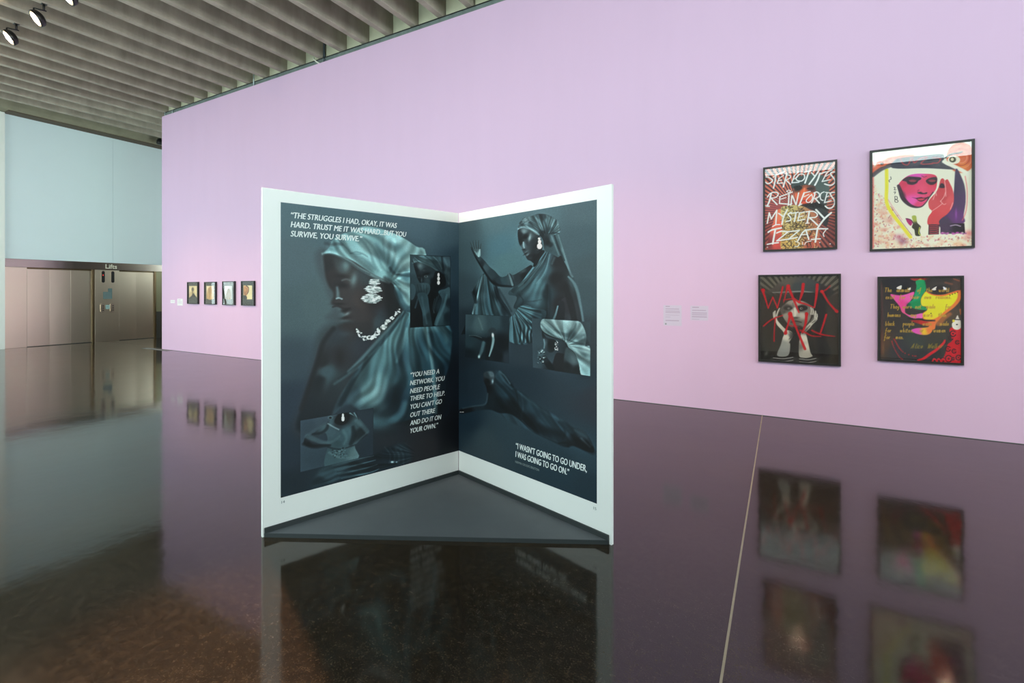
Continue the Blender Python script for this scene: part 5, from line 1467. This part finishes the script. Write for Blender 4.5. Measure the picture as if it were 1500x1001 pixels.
def handwrite(C, text, x, y, xh, adv, gap, col, w, slope=0.0, seed=1, widths=None, slant=0.12):
    rng = random.Random(seed)
    words = text.split(' ')
    for wi, word in enumerate(words):
        cx = widths[wi] if widths else x
        for ch in word:
            for st in GLYPH[ch]:
                pts = [(cx + px * xh * 0.95 + py * xh * slant + rng.uniform(-1, 1), y + (cx - x) * slope - py * xh + rng.uniform(-1.2, 1.2)) for px, py in st]
                C.stroke(pts, w, col, 2.2, 0.9)
            cx += adv * (1.35 if ch in 'mwTAW' else 0.55 if ch in 'il.,' else 1.0)
        x = cx + gap


def paint_D():
    C = frame_canvas('D', 250, 310)
    C.view(1270, 390, 6.256)
    C.poly(whole(C), [(130, 150, (58, 54, 52)), (300, 160, (32, 34, 40)), (200, 500, (54, 50, 50)), (140, 700, (84, 64, 50)), (300, 750, (52, 56, 60)), (450, 700, (58, 66, 62)), (600, 650, (60, 60, 54)), (760, 400, (78, 66, 54)), (700, 140, (60, 54, 50)), (840, 130, (74, 62, 56)), (500, 820, (46, 48, 52)), (420, 150, (48, 46, 46))], 1, 1, False)
    C.stroke([(135, 150), (140, 400), (138, 800)], 12, (116, 66, 60), 10, 0.5)
    C.blob(150, 760, 12, 60, (140, 100, 60), 0.6)
    C.poly([(150, 110), (400, 110), (400, 180), (300, 220), (170, 200)], (26, 29, 35), 20, 0.9)
    # red brow band, orange tip
    C.poly([(408, 110), (580, 110), (560, 124), (520, 130), (430, 132)], (170, 44, 40), 4)
    C.poly([(468, 138), (490, 114), (520, 138)], (236, 160, 56), 4)
    # green bridge
    C.poly([(450, 135), (530, 132), (540, 220), (510, 265), (496, 310), (505, 360), (550, 385), (540, 405), (470, 398), (410, 380), (375, 358), (390, 330), (425, 305), (435, 260), (455, 190)], [(490, 180, (10, 152, 92)), (470, 330, (10, 140, 84)), (440, 290, (20, 160, 110)), (520, 390, (20, 150, 90))], 5)
    # pink cheek
    C.poly([(215, 262), (250, 255), (300, 268), (360, 258), (430, 236), (428, 270), (400, 320), (370, 350), (352, 390), (356, 430), (410, 452), (460, 440), (516, 428), (520, 470), (470, 484), (400, 470), (350, 440), (320, 420), (300, 370), (260, 320)], [(260, 280, (234, 84, 170)), (380, 280, (238, 92, 180)), (330, 360, (234, 66, 150)), (340, 420, (228, 84, 140)), (440, 465, (232, 100, 190)), (500, 460, (236, 104, 190))], 5)
    C.poly([(358, 395), (400, 400), (470, 402), (552, 405), (545, 428), (500, 432), (440, 444), (390, 445), (360, 425)], (50, 50, 48), 5)
    C.blob(385, 352, 20, 14, (30, 70, 56), 0.7)
    # yellow cheek with orange edge
    C.poly([(540, 235), (560, 240), (620, 262), (700, 262), (760, 245), (840, 222), (866, 240), (858, 310), (800, 380), (720, 440), (640, 520), (620, 580), (560, 570), (600, 500), (520, 490), (515, 430), (552, 405), (545, 370), (505, 360), (496, 310), (512, 270)], (236, 126, 62), 5)
    C.poly([(540, 235), (560, 246), (620, 270), (700, 270), (770, 252), (826, 240), (830, 290), (790, 350), (730, 400), (660, 460), (600, 488), (530, 484), (515, 440), (552, 405), (550, 375), (505, 362), (496, 310), (512, 270)], [(560, 280, (228, 224, 50)), (700, 320, (228, 226, 44)), (600, 420, (226, 222, 44)), (560, 470, (232, 214, 50))], 5)
    C.stroke([(545, 232), (600, 262), (700, 272), (790, 246), (862, 222)], 7, (232, 92, 48), 4, 0.9)
    C.stroke([(660, 520), (700, 480), (760, 440)], (60, 40, 30), (214, 120, 60), 12, 0.6)
    for x, y in [(588, 434), (762, 266), (784, 258), (808, 250), (832, 240)]:
        C.ell(x, y, 6, 5, (56, 40, 20), 2)
    # eyes
    C.poly([(565, 215), (620, 178), (700, 168), (770, 190), (745, 235), (680, 255), (600, 245)], (44, 42, 44), 6)
    C.poly([(594, 215), (640, 186), (632, 220)], (232, 228, 222), 3); C.poly([(700, 188), (740, 212), (705, 222)], (226, 228, 236), 3)
    C.ell(668, 208, 34, 24, (38, 30, 32), 4)
    C.poly([(540, 120), (640, 100), (760, 120), (770, 150), (640, 150), (560, 200)], (50, 46, 44), 14, 0.9)
    C.stroke([(720, 150), (780, 165)], 14, (170, 92, 60), 9, 0.6); C.stroke([(800, 118), (845, 135)], 10, (206, 100, 66), 8, 0.7)
    C.poly([(270, 200), (318, 176), (310, 214)], (236, 234, 226), 3); C.poly([(372, 215), (400, 195), (398, 220)], (220, 218, 206), 3)
    C.stroke([(216, 250), (300, 262), (420, 228)], 9, (40, 34, 38), 5, 0.8)
    # lips
    C.poly([(400, 500), (470, 495), (560, 506), (628, 506), (620, 530), (560, 550), (480, 530)], [(440, 510, (160, 40, 44)), (520, 520, (190, 46, 44)), (600, 530, (232, 120, 66))], 5)
    C.stroke([(380, 480), (440, 488), (480, 484), (540, 498), (620, 500)], 12, (36, 34, 36), 5)
    C.poly([(405, 590), (450, 570), (520, 565), (600, 560), (590, 610), (540, 632), (460, 622)], [(440, 595, (226, 84, 190)), (480, 600, (226, 88, 180)), (520, 600, (234, 200, 50)), (575, 590, (234, 130, 64))], 5)
    # red lace, white ear drop, dotted necklace
    C.poly([(760, 575), (866, 570), (866, 885), (700, 885), (720, 800), (740, 720), (780, 680)], (204, 26, 40), 5)
    rng = random.Random(8)
    for cx, cy, r in [(790, 620, 26), (770, 660, 20), (830, 700, 16), (745, 760, 22), (800, 780, 18), (840, 840, 22), (750, 850, 30), (690, 860, 20), (790, 850, 12), (720, 700, 14)]:
        C.stroke([(cx + r * math.cos(t), cy + r * math.sin(t)) for t in np.linspace(0.4, 5.6, 9)], 9, (44, 30, 34), 3, 0.9)
        C.ell(cx, cy, r * 0.32, r * 0.32, (44, 30, 34), 3, 0.8)
    for x in (600, 640, 680):
        C.stroke([(x, 880), (x + 18, 850), (x + 44, 876)], 12, (204, 30, 44), 3)
    C.stroke([(470, 862), (520, 848), (580, 806), (640, 766), (700, 710), (716, 680)], (14, 22, 22, 20, 12), (210, 34, 44), 4)
    for pts in ([(250, 670), (262, 690), (274, 712), (286, 735), (300, 755), (318, 775), (350, 800), (420, 822), (450, 826)], [(230, 690), (236, 715), (248, 745), (262, 775), (280, 805), (300, 835), (325, 855)]):
        for x, y in catmull(pts, False, 2):
            C.ell(x, y, 6, 6, (190, 36, 44), 3, 0.85)
    C.poly([(832, 450), (845, 480), (860, 500), (866, 560), (830, 585), (790, 570), (780, 530), (800, 505), (815, 480)], (234, 230, 220), 4)
    C.stroke([(812, 490), (860, 492)], 8, (50, 44, 44), 3); C.ell(795, 502, 12, 12, (234, 214, 60), 3); C.ell(826, 536, 9, 6, (50, 44, 44), 3)
    C.stroke([(858, 400), (866, 440)], 16, (234, 120, 50), 5, 0.8)
    # gold handwriting
    G = (190, 154, 58)
    for txt, y, xs, s in [('The animals of the world', 236, (165, 272, 462, 545, 660), 0.0), ('exist for their own reasons.', 300, (172, 300, 395, 528, 632), -0.01), ('They were not made for', 388, (215, 330, 445, 545, 720), 0), ('humans any more than', 464, (190, 400, 520, 655), 0), ('black people were made', 544, (170, 330, 512, 670), 0), ('for whites, or women', 606, (170, 305, 485, 612), 0), ('for men.', 668, (160, 265), 0)]:
        handwrite(C, txt, xs[0], y, 19, 19.5, 0, G, 6.0, s, ord(txt[0]) % 7 + 3, xs)
    handwrite(C, 'Alice Walker', 405, 755, 22, 25, 30, (160, 140, 50), 4.6, -0.03, 4, (405, 555), 0.4)
    return C


def paint_small(k):
    C = frame_canvas(k, 64, 72)
    v = {'s1': (385, 530), 's2': (607, 755), 's3': (842, 990), 's4': (1085, 1245)}[k]
    C.view(230, 390, 8.8235)
    C.poly(whole(C), (70, 70, 62), 1, 1, False)
    if k == 's1':
        rect(C, 412, 256, 512, 424, [(430, 300, (238, 220, 172)), (500, 300, (234, 214, 160)), (450, 350, (200, 176, 120))])
        C.poly([(410, 424), (440, 385), (455, 360), (470, 350), (490, 380), (512, 424)], (66, 62, 52), 5)
        C.ell(458, 300, 16, 26, (96, 84, 60), 6); C.stroke([(458, 320), (455, 350)], 22, (120, 100, 70), 6, 0.8)
    elif k == 's2':
        rect(C, 635, 256, 730, 424, [(650, 270, (238, 220, 176)), (680, 330, (206, 168, 106)), (725, 300, (236, 212, 160)), (680, 410, (190, 150, 96))])
        C.poly([(660, 285), (700, 270), (712, 330), (720, 424), (650, 424), (655, 340)], [(680, 300, (190, 150, 96)), (680, 400, (210, 170, 110))], 6)
        C.stroke([(672, 300), (676, 360), (668, 420)], 10, (128, 96, 60), 5, 0.7)
    elif k == 's3':
        rect(C, 870, 256, 965, 424, [(890, 300, (206, 214, 204)), (940, 380, (150, 150, 136))])
        C.poly([(890, 424), (900, 330), (920, 290), (945, 330), (955, 424)], (128, 106, 78), 6)
    else:
        rect(C, 1115, 250, 1226, 430, [(1200, 300, (244, 226, 168)), (1210, 410, (246, 228, 170)), (1130, 270, (222, 190, 130))])
        C.poly([(1118, 280), (1135, 258), (1165, 256), (1182, 285), (1175, 330), (1160, 370), (1140, 385), (1122, 360)], [(1140, 300, (206, 150, 92)), (1160, 340, (190, 130, 78)), (1130, 360, (170, 116, 70))], 4)
        C.stroke([(1150, 255), (1180, 280), (1178, 330), (1160, 360)], 12, (64, 52, 40), 3)
        C.stroke([(1140, 285), (1158, 300), (1150, 340)], 6, (120, 78, 46), 3, 0.8)
        C.poly([(1115, 380), (1150, 385), (1160, 415), (1150, 430), (1115, 430)], (66, 60, 48), 4)
    return C

# ------------------------------------------------------------------ the giant standing magazine
mag = empty('magazine_display', (DF[0], DF[1], 0))
tag(mag, 'giant open white magazine standing upright on a dark triangular plinth', 'display')


def lines_fit(name, rows, parent, material, y=-0.0012, shear=0.21, bold=0.0021):
    """Quote lines: (text, u0, u1, baseline height, cap height)."""
    for txt, u0, u1, z, cap in rows:
        o = text_mesh(name, txt, cap / 0.72, material, parent, shear=shear, bold=0.0, depth=0.0003, heavy=bold * cap / 0.05)
        co = np.empty(len(o.data.vertices) * 3)
        o.data.vertices.foreach_get('co', co)
        co = co.reshape(-1, 3)
        x0, x1 = co[:, 0].min(), co[:, 0].max()
        co[:, 0] = (co[:, 0] - x0) * (u1 - u0) / (x1 - x0) + u0
        co = np.stack([co[:, 0], y + co[:, 2], co[:, 1] + z], 1)
        co[:, 1] = y - np.abs(co[:, 1] - y)
        o.data.vertices.foreach_set('co', co.ravel())


def page(A, B, width, name_label):
    ang = math.atan2(B[1] - A[1], B[0] - A[0])
    bm = bmesh.new()
    add_box(bm, 0, width, 0, 0.02, 0, PAGE_H)
    bmesh.ops.bevel(bm, geom=bm.edges[:], offset=0.0015, segments=1, affect='EDGES')
    p = link('page_panel', bm_mesh('page_panel', bm), 'display_white', mag)
    p.location = (A[0] - DF[0], A[1] - DF[1], 0)
    p.rotation_euler = (0, 0, ang)
    p['label'] = name_label
    return p


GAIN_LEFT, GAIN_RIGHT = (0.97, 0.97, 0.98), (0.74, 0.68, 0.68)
left = page(DL, DF, PAGE_W_L - 0.004, 'white page with a large blurred portrait print')
right = page(DF, DR, PAGE_W_R, 'white page with a seated figure print')
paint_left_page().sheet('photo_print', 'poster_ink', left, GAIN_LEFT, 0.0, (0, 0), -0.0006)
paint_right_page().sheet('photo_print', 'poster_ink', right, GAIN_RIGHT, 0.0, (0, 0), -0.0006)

mapL, mapR = sheet_map(DL, DF), sheet_map(DF, DR)


def row(m, txt, p0, p1, cap):
    """A line of type from the left end of its baseline to the right end (both measured), with its cap height in metres."""
    (u0, z0), (u1, z1) = m(*p0), m(*p1)
    return (txt, float(u0), float(u1), (float(z0) + float(z1)) / 2, cap)


v1 = lambda x, y: (410 + x / 9.1, 290 + y / 9.1)
v2 = lambda x, y: (370 + x / 3.3375, 260 + y / 3.3375)
v3 = lambda x, y: (540 + x / 5.5643, 470 + y / 5.5643)
v4 = lambda x, y: (745 + x / 11.538, 640 + y / 11.538)
lines_fit('quote_lettering', [
    row(mapL, '\u201cTHE STRUGGLES I HAD, OKAY, IT WAS', v2(187, 199), v2(706, 247), 0.038),
    row(mapL, 'HARD. TRUST ME IT WAS HARD...BUT YOU', v2(185, 243), v2(752, 291), 0.038),
    row(mapL, 'SURVIVE, YOU SURVIVE.\u201d', v2(185, 289), v2(536, 313), 0.038)], left, 'text_white')
LQ = [('\u201cYOU NEED A', 340, 575, 457, 434), ('NETWORK. YOU', 336, 620, 524, 490), ('NEED PEOPLE', 336, 582, 590, 558), ('THERE TO HELP.', 340, 620, 652, 610), ('YOU CAN\u2019T GO', 340, 597, 718, 678), ('OUT THERE', 338, 543, 785, 752), ('AND DO IT ON', 336, 593, 850, 806), ('YOUR OWN.\u201d', 338, 566, 914, 872)]
lines_fit('quote_lettering', [row(mapL, t_, v3(a, b), v3(c, d), 0.037) for t_, a, c, b, d in LQ], left, 'text_white')
lines_fit('quote_lettering', [
    row(mapR, '\u201cI WASN\u2019T GOING TO GO UNDER,', v4(125, 196), v4(1325, 600), 0.043),
    row(mapR, 'I WAS GOING TO GO ON.\u201d', v4(118, 345), v4(1028, 650), 0.043)], right, 'text_white', shear=0.12)
lines_fit('credit_lettering', [row(mapR, 'NERMIN CROOKS BRIXTON', v4(115, 440), v4(516, 580), 0.016)], right, 'text_grey', shear=0.0, bold=0.0005)
lines_fit('page_number', [row(mapL, '14', (412, 738.5), (417.2, 736.5), 0.017)], left, 'text_grey', shear=0.0, bold=0.001)
lines_fit('page_number', [row(mapR, '15', (869.5, 746), (873.8, 748), 0.017)], right, 'text_grey', shear=0.0, bold=0.001)

# plinth between the pages, with a raised dark edge along each page
def toward(A, B, t):
    d = math.hypot(B[0] - A[0], B[1] - A[1])
    return (A[0] + (B[0] - A[0]) * t / d, A[1] + (B[1] - A[1]) * t / d)


nl = ((DF[1] - DL[1]) / PAGE_W_L, -(DF[0] - DL[0]) / PAGE_W_L)
nr = ((DR[1] - DF[1]) / PAGE_W_R, -(DR[0] - DF[0]) / PAGE_W_R)
a0 = toward(DL, DF, 0.012)
a1 = toward(DR, DF, 0.018)
off = lambda P, n, t: (P[0] + n[0] * t, P[1] + n[1] * t)
rel = lambda P: (P[0] - DF[0], P[1] - DF[1])
fold_in = (DF[0] + nl[0] * 0.0 + 0.0, DF[1])
tri = [off(a0, nl, 0.001), off(a1, nr, 0.001), (DF[0] + (nl[0] + nr[0]) * 0.002, DF[1] + (nl[1] + nr[1]) * 0.002)]
base = prism('plinth_board', [rel(p) for p in tri], 0.0, 0.026, 'plinth_grey', mag, axis='Z')
ins = (DF[0] + (nl[0] + nr[0]) * 0.012 / (1 + nl[0] * nr[0] + nl[1] * nr[1]) * 1.0, DF[1] + (nl[1] + nr[1]) * 0.012 / (1 + nl[0] * nr[0] + nl[1] * nr[1]))
inn = (DF[0] + (nl[0] + nr[0]) * 0.0012 / (1 + nl[0] * nr[0] + nl[1] * nr[1]), DF[1] + (nl[1] + nr[1]) * 0.0012 / (1 + nl[0] * nr[0] + nl[1] * nr[1]))
prism('edge_strip', [rel(p) for p in (off(a0, nl, 0.0012), off(a0, nl, 0.013), ins, inn)], 0.026, 0.056, 'plinth_dark', mag, axis='Z')
prism('edge_strip', [rel(p) for p in (off(a1, nr, 0.0012), inn, ins, off(a1, nr, 0.013))], 0.026, 0.056, 'plinth_dark', mag, axis='Z')
prism('plinth_front', [rel(p) for p in (off(tri[0], (0.45, -0.89), 0.0), off(tri[0], (0.449, -0.893), 0.003), off(tri[1], (0.449, -0.893), 0.003), tri[1])], 0.0, 0.0245, 'plinth_dark', mag, axis='Z')


# ------------------------------------------------------------------ framed pictures
def framed(k, painter, label, cat='picture', group=None, depth=0.035, gain=(1.06, 1.06, 1.06), lift=0.006, bar=BAR):
    x0, x1, z0, z1 = FR[k]
    root = empty('framed_print', ((x0 + x1) / 2, WY, z0))
    tag(root, label, cat, group)
    ox, oz = (x0 + x1) / 2, z0
    X0, X1, H = x0 - ox, x1 - ox, z1 - z0
    f, b = -depth, -0.001
    for nm, quad in (('frame_rail', [(X0, 0), (X1, 0), (X1 - bar, bar), (X0 + bar, bar)]), ('frame_rail', [(X0, H), (X0 + bar, H - bar), (X1 - bar, H - bar), (X1, H)]),
                     ('frame_stile', [(X0, 0), (X0 + bar, bar), (X0 + bar, H - bar), (X0, H)]), ('frame_stile', [(X1, 0), (X1, H), (X1 - bar, H - bar), (X1 - bar, bar)])):
        prism(nm, quad, f, b, 'frame_black', root, axis='Y')
    box('backing_board', X0 + 0.004, X1 - 0.004, -0.018, -0.002, 0.004, H - 0.004, 'mat_board', root)
    C = painter()
    C.sheet('art_print', 'print_ink', root, gain, lift, (ox, oz), -0.0195)
    box('glass_pane', X0 + bar - 0.002, X1 - bar + 0.002, -depth + 0.009, -depth + 0.011, bar - 0.002, H - bar + 0.002, 'picture_glass', root)
    return root


framed('A', paint_A, 'black-framed red sunburst print with white painted words STEREOTYPES REINFORCES MYSTERY IZZAT')
framed('B', paint_B, 'black-framed cream print of a pink veiled face and raised red hand')
framed('C', paint_C, 'black-framed dark portrait with hands on cheeks and red words WALK TALL')
framed('D', paint_D, 'black-framed face in pink, green and yellow with gold handwriting')
framed('s1', lambda: paint_small('s1'), 'small black-framed photo nearest the blank white caption cards', group='small black-framed photos in a row', depth=0.045, bar=0.018)
framed('s2', lambda: paint_small('s2'), 'small black-framed brown figure photo, second from the caption cards', group='small black-framed photos in a row', depth=0.045, bar=0.018)
framed('s3', lambda: paint_small('s3'), 'small black-framed photo whose glass mirrors bright daylight', group='small black-framed photos in a row', depth=0.045, bar=0.018)
framed('s4', lambda: paint_small('s4'), 'small black-framed photo of an ear on cream', group='small black-framed photos in a row', depth=0.045, bar=0.018)


# ------------------------------------------------------------------ captions on the pink wall
def caption(x0, x1, z0, z1, rows, label, icon=False, card='caption_card', ink='caption_ink'):
    r = empty('caption_card', (x0, WY, z0))
    tag(r, label, 'caption')
    w, h = x1 - x0, z1 - z0
    box('card', 0, w, -0.003, -0.0005, 0, h, card, r)
    for zf, a, b, t in rows:
        box('text_line', a * w, b * w, -0.0034, -0.003, h * zf, h * zf + t, ink, r)
    if icon:
        bm = bmesh.new()
        bmesh.ops.create_cone(bm, cap_ends=True, segments=14, radius1=0.011, radius2=0.011, depth=0.0006, matrix=Matrix.Translation((0.10 * w + 0.008, -0.0033, 0.085 * h)) @ Matrix.Rotation(math.pi / 2, 4, 'X'))
        link('icon_dot', bm_mesh('icon_dot', bm), 'text_grey', r)
    return r


caption(-1.372, -1.140, 1.055, 1.325, [(0.92, 0.12, 0.36, 0.012), (0.80, 0.12, 0.86, 0.010), (0.70, 0.12, 0.9, 0.009), (0.63, 0.12, 0.92, 0.009), (0.51, 0.12, 0.88, 0.005), (0.41, 0.12, 0.4, 0.005), (0.23, 0.12, 0.86, 0.012)], 'taller lilac caption card with a dark dot below its grey text', True)
caption(-1.03, -0.815, 1.135, 1.322, [(0.86, 0.1, 0.48, 0.013), (0.66, 0.1, 0.88, 0.010), (0.48, 0.08, 0.93, 0.011), (0.36, 0.08, 0.93, 0.010), (0.21, 0.08, 0.93, 0.013), (0.06, 0.08, 0.5, 0.006)], 'shorter lilac caption card of grey text nearest the framed prints')
caption(-13.76, -13.55, 1.215, 1.295, [(0.5, 0.1, 0.9, 0.006)], 'narrow white caption strip near the free end of the pink wall', card='switch_white')
caption(-13.43, -13.175, 1.158, 1.332, [(0.8, 0.15, 0.6, 0.008), (0.55, 0.15, 0.85, 0.008), (0.35, 0.15, 0.85, 0.008)], 'squarish white caption card beside the small framed photos', card='switch_white')


# ------------------------------------------------------------------ lift fittings
def pill(cy, cz, hw, hh, x0, x1, name, material, parent):
    ol = [(cy + hw * math.cos(t), cz + (hh - hw) * (1 if math.sin(t) >= 0 else -1) + hw * math.sin(t)) for t in [2 * math.pi * (k + 0.5) / 20 for k in range(20)]]
    return prism(name, ol, x0, x1, material, parent, axis='X')


for cy, lab in ((6.735, 'black oval lift indicator with a red light'), (6.975, 'black oval lift indicator without a light, nearer the second lift')):
    r = empty('lift_indicator', (LX, cy, 1.78))
    tag(r, lab, 'indicator', 'indicators above the lift controls')
    pill(0, 0.18, 0.046, 0.185, -0.004, 0.006, 'bezel', 'button_plate', r)
    pill(0.004, 0.18, 0.04, 0.175, 0.006, 0.012, 'lens', 'indicator_black', r)
    if cy < 6.8:
        box('led', 0.012, 0.0135, -0.012, 0.012, 0.21, 0.25, 'red_led', r)
for cy, lab in ((6.72, 'bronze lift call button plate beside the bronze jamb'), (6.965, 'bronze lift call button plate nearer the second lift door')):
    r = empty('call_button_plate', (LX, cy, 0.88))
    tag(r, lab, 'button panel', 'lift call button plates')
    pill(0, 0.135, 0.05, 0.138, -0.004, 0.022, 'plate', 'button_plate', r)
    for k in range(3):
        bm = bmesh.new()
        bmesh.ops.create_cone(bm, cap_ends=True, segments=12, radius1=0.017, radius2=0.015, depth=0.008, matrix=Matrix.Translation((0.026, 0.012, 0.07 + k * 0.065)) @ Matrix.Rotation(math.pi / 2, 4, 'Y'))
        link('button', bm_mesh('button', bm), 'indicator_black', r)
sg = empty('floor_guide_sign', (LX, 6.74, 1.29))
tag(sg, 'stepped dark teal floor guide sign above the call buttons', 'sign')
prism('sign_plate', [(0, 0), (0.222, 0), (0.222, 0.32), (0.125, 0.32), (0.125, 0.215), (0, 0.215)], -0.004, 0.006, 'sign_teal', sg, axis='X')
for k in range(5):
    box('text_line', 0.006, 0.0068, 0.02, 0.2, 0.03 + k * 0.038, 0.042 + k * 0.038, 'text_grey', sg)
ns = empty('notice_sign', (LX, 6.80, 0.985))
tag(ns, 'small pale teal notice between the two call button plates', 'sign')
box('notice_plate', -0.004, 0.005, 0, 0.105, 0, 0.125, 'sign_pale', ns)
box('text_line', 0.005, 0.0056, 0.02, 0.085, 0.06, 0.07, 'sign_teal', ns)


# ------------------------------------------------------------------ ceiling spotlights
def spotlight(top, aim, label, power, group, size_deg=60, stem=0.10, colour=(1.0, 0.56, 0.36)):
    r = empty('spotlight', top)
    tag(r, label, 'spotlight', group)
    tube('stem', [(0, 0, 0.0), (0, 0, -stem)], 0.017, 'black_metal', r)
    box('mount_plate', -0.035, 0.035, -0.035, 0.035, -0.008, 0.0, 'black_metal', r, 0.002)
    d = Vector(aim).normalized()
    side = Vector((d.x, d.y, 0)).normalized() * 0.13
    arm_end = Vector((side.x * 0.9, side.y * 0.9, -stem - 0.012))
    tube('arm', [(-side.x * 0.25, -side.y * 0.25, -stem), tuple(arm_end)], 0.011, 'black_metal', r)
    tube('yoke', [tuple(arm_end), (arm_end.x, arm_end.y, -stem - 0.085)], 0.011, 'black_metal', r)
    # head: shallow drum, wide glowing lens towards the aim
    u = d.cross(Vector((0, 0, 1))).normalized()
    v = u.cross(d).normalized()
    c = Vector((side.x * 0.45, side.y * 0.45, -stem - 0.15))
    bm = bmesh.new()
    prof = [(0.0, 0.0), (0.075, 0.0), (0.115, 0.03), (0.128, 0.07), (0.128, 0.108), (0.116, 0.108), (0.112, 0.096), (0.0, 0.096)]
    rings = []
    for pr, ph in prof:
        if pr == 0:
            rings.append([bm.verts.new(c - d * 0.055 + d * ph)])
        else:
            rings.append([bm.verts.new(c - d * 0.055 + d * ph + (u * math.cos(t) + v * math.sin(t)) * pr) for t in [2 * math.pi * k / 28 for k in range(28)]])
    for A_, B_ in zip(rings[:-1], rings[1:]):
        for k in range(28):
            a, b2 = A_[k % len(A_)], A_[(k + 1) % len(A_)]
            e, g = B_[k % len(B_)], B_[(k + 1) % len(B_)]
            vv = []
            for q in (a, b2, g, e):
                if q not in vv:
                    vv.append(q)
            bm.faces.new(vv)
    bmesh.ops.recalc_face_normals(bm, faces=bm.faces[:])
    head = link('lamp_head', bm_mesh('lamp_head', bm, True), 'black_metal', r)
    bm = bmesh.new()
    ring = [bm.verts.new(c + d * 0.046 + (u * math.cos(t) + v * math.sin(t)) * 0.111) for t in [2 * math.pi * k / 28 for k in range(28)]]
    ring2 = [bm.verts.new(c + d * 0.050 + (u * math.cos(t) + v * math.sin(t)) * 0.108) for t in [2 * math.pi * k / 28 for k in range(28)]]
    bm.faces.new(ring2)
    bm.faces.new(ring[::-1])
    for k in range(28):
        bm.faces.new((ring[k], ring[(k + 1) % 28], ring2[(k + 1) % 28], ring2[k]))
    bmesh.ops.recalc_face_normals(bm, faces=bm.faces[:])
    lens = link('lamp_lens', bm_mesh('lamp_lens', bm), 'lamp_bloom', r)
    bm = bmesh.new()
    bm.faces.new([bm.verts.new(c + d * 0.0515 + (u * math.cos(t) + v * math.sin(t)) * 0.088) for t in [2 * math.pi * k / 28 for k in range(28)]])
    link('lamp_core', bm_mesh('lamp_core', bm), 'lamp_lens', lens)
    l = bpy.data.lights.new('spot_beam', 'SPOT')
    l.energy = power
    l.color = colour
    l.spot_size = math.radians(size_deg)
    l.spot_blend = 0.8
    l.shadow_soft_size = 0.10
    lo = bpy.data.objects.new('spot_beam', l)
    COL.objects.link(lo)
    lo.parent = r
    lo.location = c + d * 0.07
    lo.rotation_euler = d.to_track_quat('-Z', 'Y').to_euler()
    return r


AIM = (-0.143, -0.79, -0.597)
for k, lab in ((2, 'round black spotlight glowing warm, third from the lift wall side'), (4, 'round black spotlight glowing warm, between two others on the ribs'), (6, 'round black spotlight glowing warm, nearest the lift wall')):
    xr = -8.15 - 0.6 * k
    spotlight((xr + 0.03, 3.17, RIB_Z), AIM, lab, 90, 'spotlights aimed away from the pink wall', 70)
spotlight((-8.15 + 0.6 * 4 + 0.03, 3.17, RIB_Z), (3.98, -2.2, -6.0), 'round black spotlight aimed at the floor before the magazine', 4200, 'spotlights aimed away from the pink wall', 17)
# the row that washes the pink wall (two are mirrored in the floor; the one nearest the lifts is added)
WASH = {-18: 'the pink, green and yellow face print', -14: 'the STEREOTYPES print', -10: 'the lilac caption cards', -6: 'the bare wall behind the seated-figure page',
        -2: 'the bare wall behind the blurred-portrait page', 2: 'the bare wall past the ear photo', 6: 'the row of small framed photos', 8: 'the white caption cards, added to warm that end of the wall'}
for k in (-18, -14, -10, -6, -2, 2, 6, 8):
    xr = -8.15 - 0.6 * k
    spotlight((xr + 0.06, 1.10, RIB_Z), (0.0, 0.66, -0.80), 'black wall-washing spotlight opposite ' + WASH[k], (440 if k < 5 else 330) if k > -12 else 300, 'spotlights washing the pink wall', 52)

# ------------------------------------------------------------------ bits along the wall head
for x, lab in ((-14.06, 'thin pale metal hanger at the free end of the pink wall'), (-13.69, 'thin pale metal hanger close to the wall end, beside another'), (-10.28, 'lone thin pale metal hanger on the pink wall head')):
    tag(tube('hanger_rod', [(x, WY + 0.012, PINK_TOP), (x, WY + 0.012, RIB_Z + (0.28 if x > -13 else 0.0))], 0.013, 'conduit_metal'), lab, 'hanger', 'hanger rods on the wall head')
tag(tube('conduit', [(-8.01, WY + 0.035, PINK_TOP + 0.02), (-8.01, WY + 0.035, SLAB_Z - 0.02)], 0.022, 'conduit_dark'), 'dark upright conduit rising from the pink wall head', 'pipe')
tag(tube('cable', [(-8.30, WY + 0.02, 6.30), (-8.28, WY + 0.0, 6.22), (-8.20, WY + 0.008, 6.15), (-8.12, WY + 0.012, 6.10)], 0.014, 'cable_white'), 'short white cable drooping over the pink wall head', 'cable')
tag(tube('cable', [(-8.00, WY - 0.006, 6.20), (-7.96, WY - 0.01, 6.16), (-7.92, WY - 0.012, 6.12), (-7.93, WY + 0.002, 6.105)], 0.009, 'conduit_dark'), 'short dark cable drooping beside the conduit', 'cable')
sc = empty('security_camera', (-17.36, 8.02, 6.42))
tag(sc, 'small black camera under the edge beam', 'camera')
box('bracket', -0.03, 0.03, -0.03, 0.03, -0.05, 0.0, 'black_metal', sc, 0.004)
tube('camera_body', [(0.03, -0.02, -0.05), (0.05, -0.03, -0.09), (0.06, -0.04, -0.2), (0.06, -0.04, -0.22)], [0.05, 0.085, 0.085, 0.06], 'black_metal', sc, 16)
tag(box('floor_plate', -14.9, -13.65, WY - 0.16, WY - 0.004, 0.0, 0.004, 'floor_plate_metal'), 'dull grey floor plate at the free end of the pink wall', 'floor plate')
tag(box('floor_plate', -3.1, -2.05, WY - 0.07, WY - 0.004, 0.0, 0.004, 'joint_sealant'), 'narrow brown floor strip at the foot of the pink wall', 'floor plate')
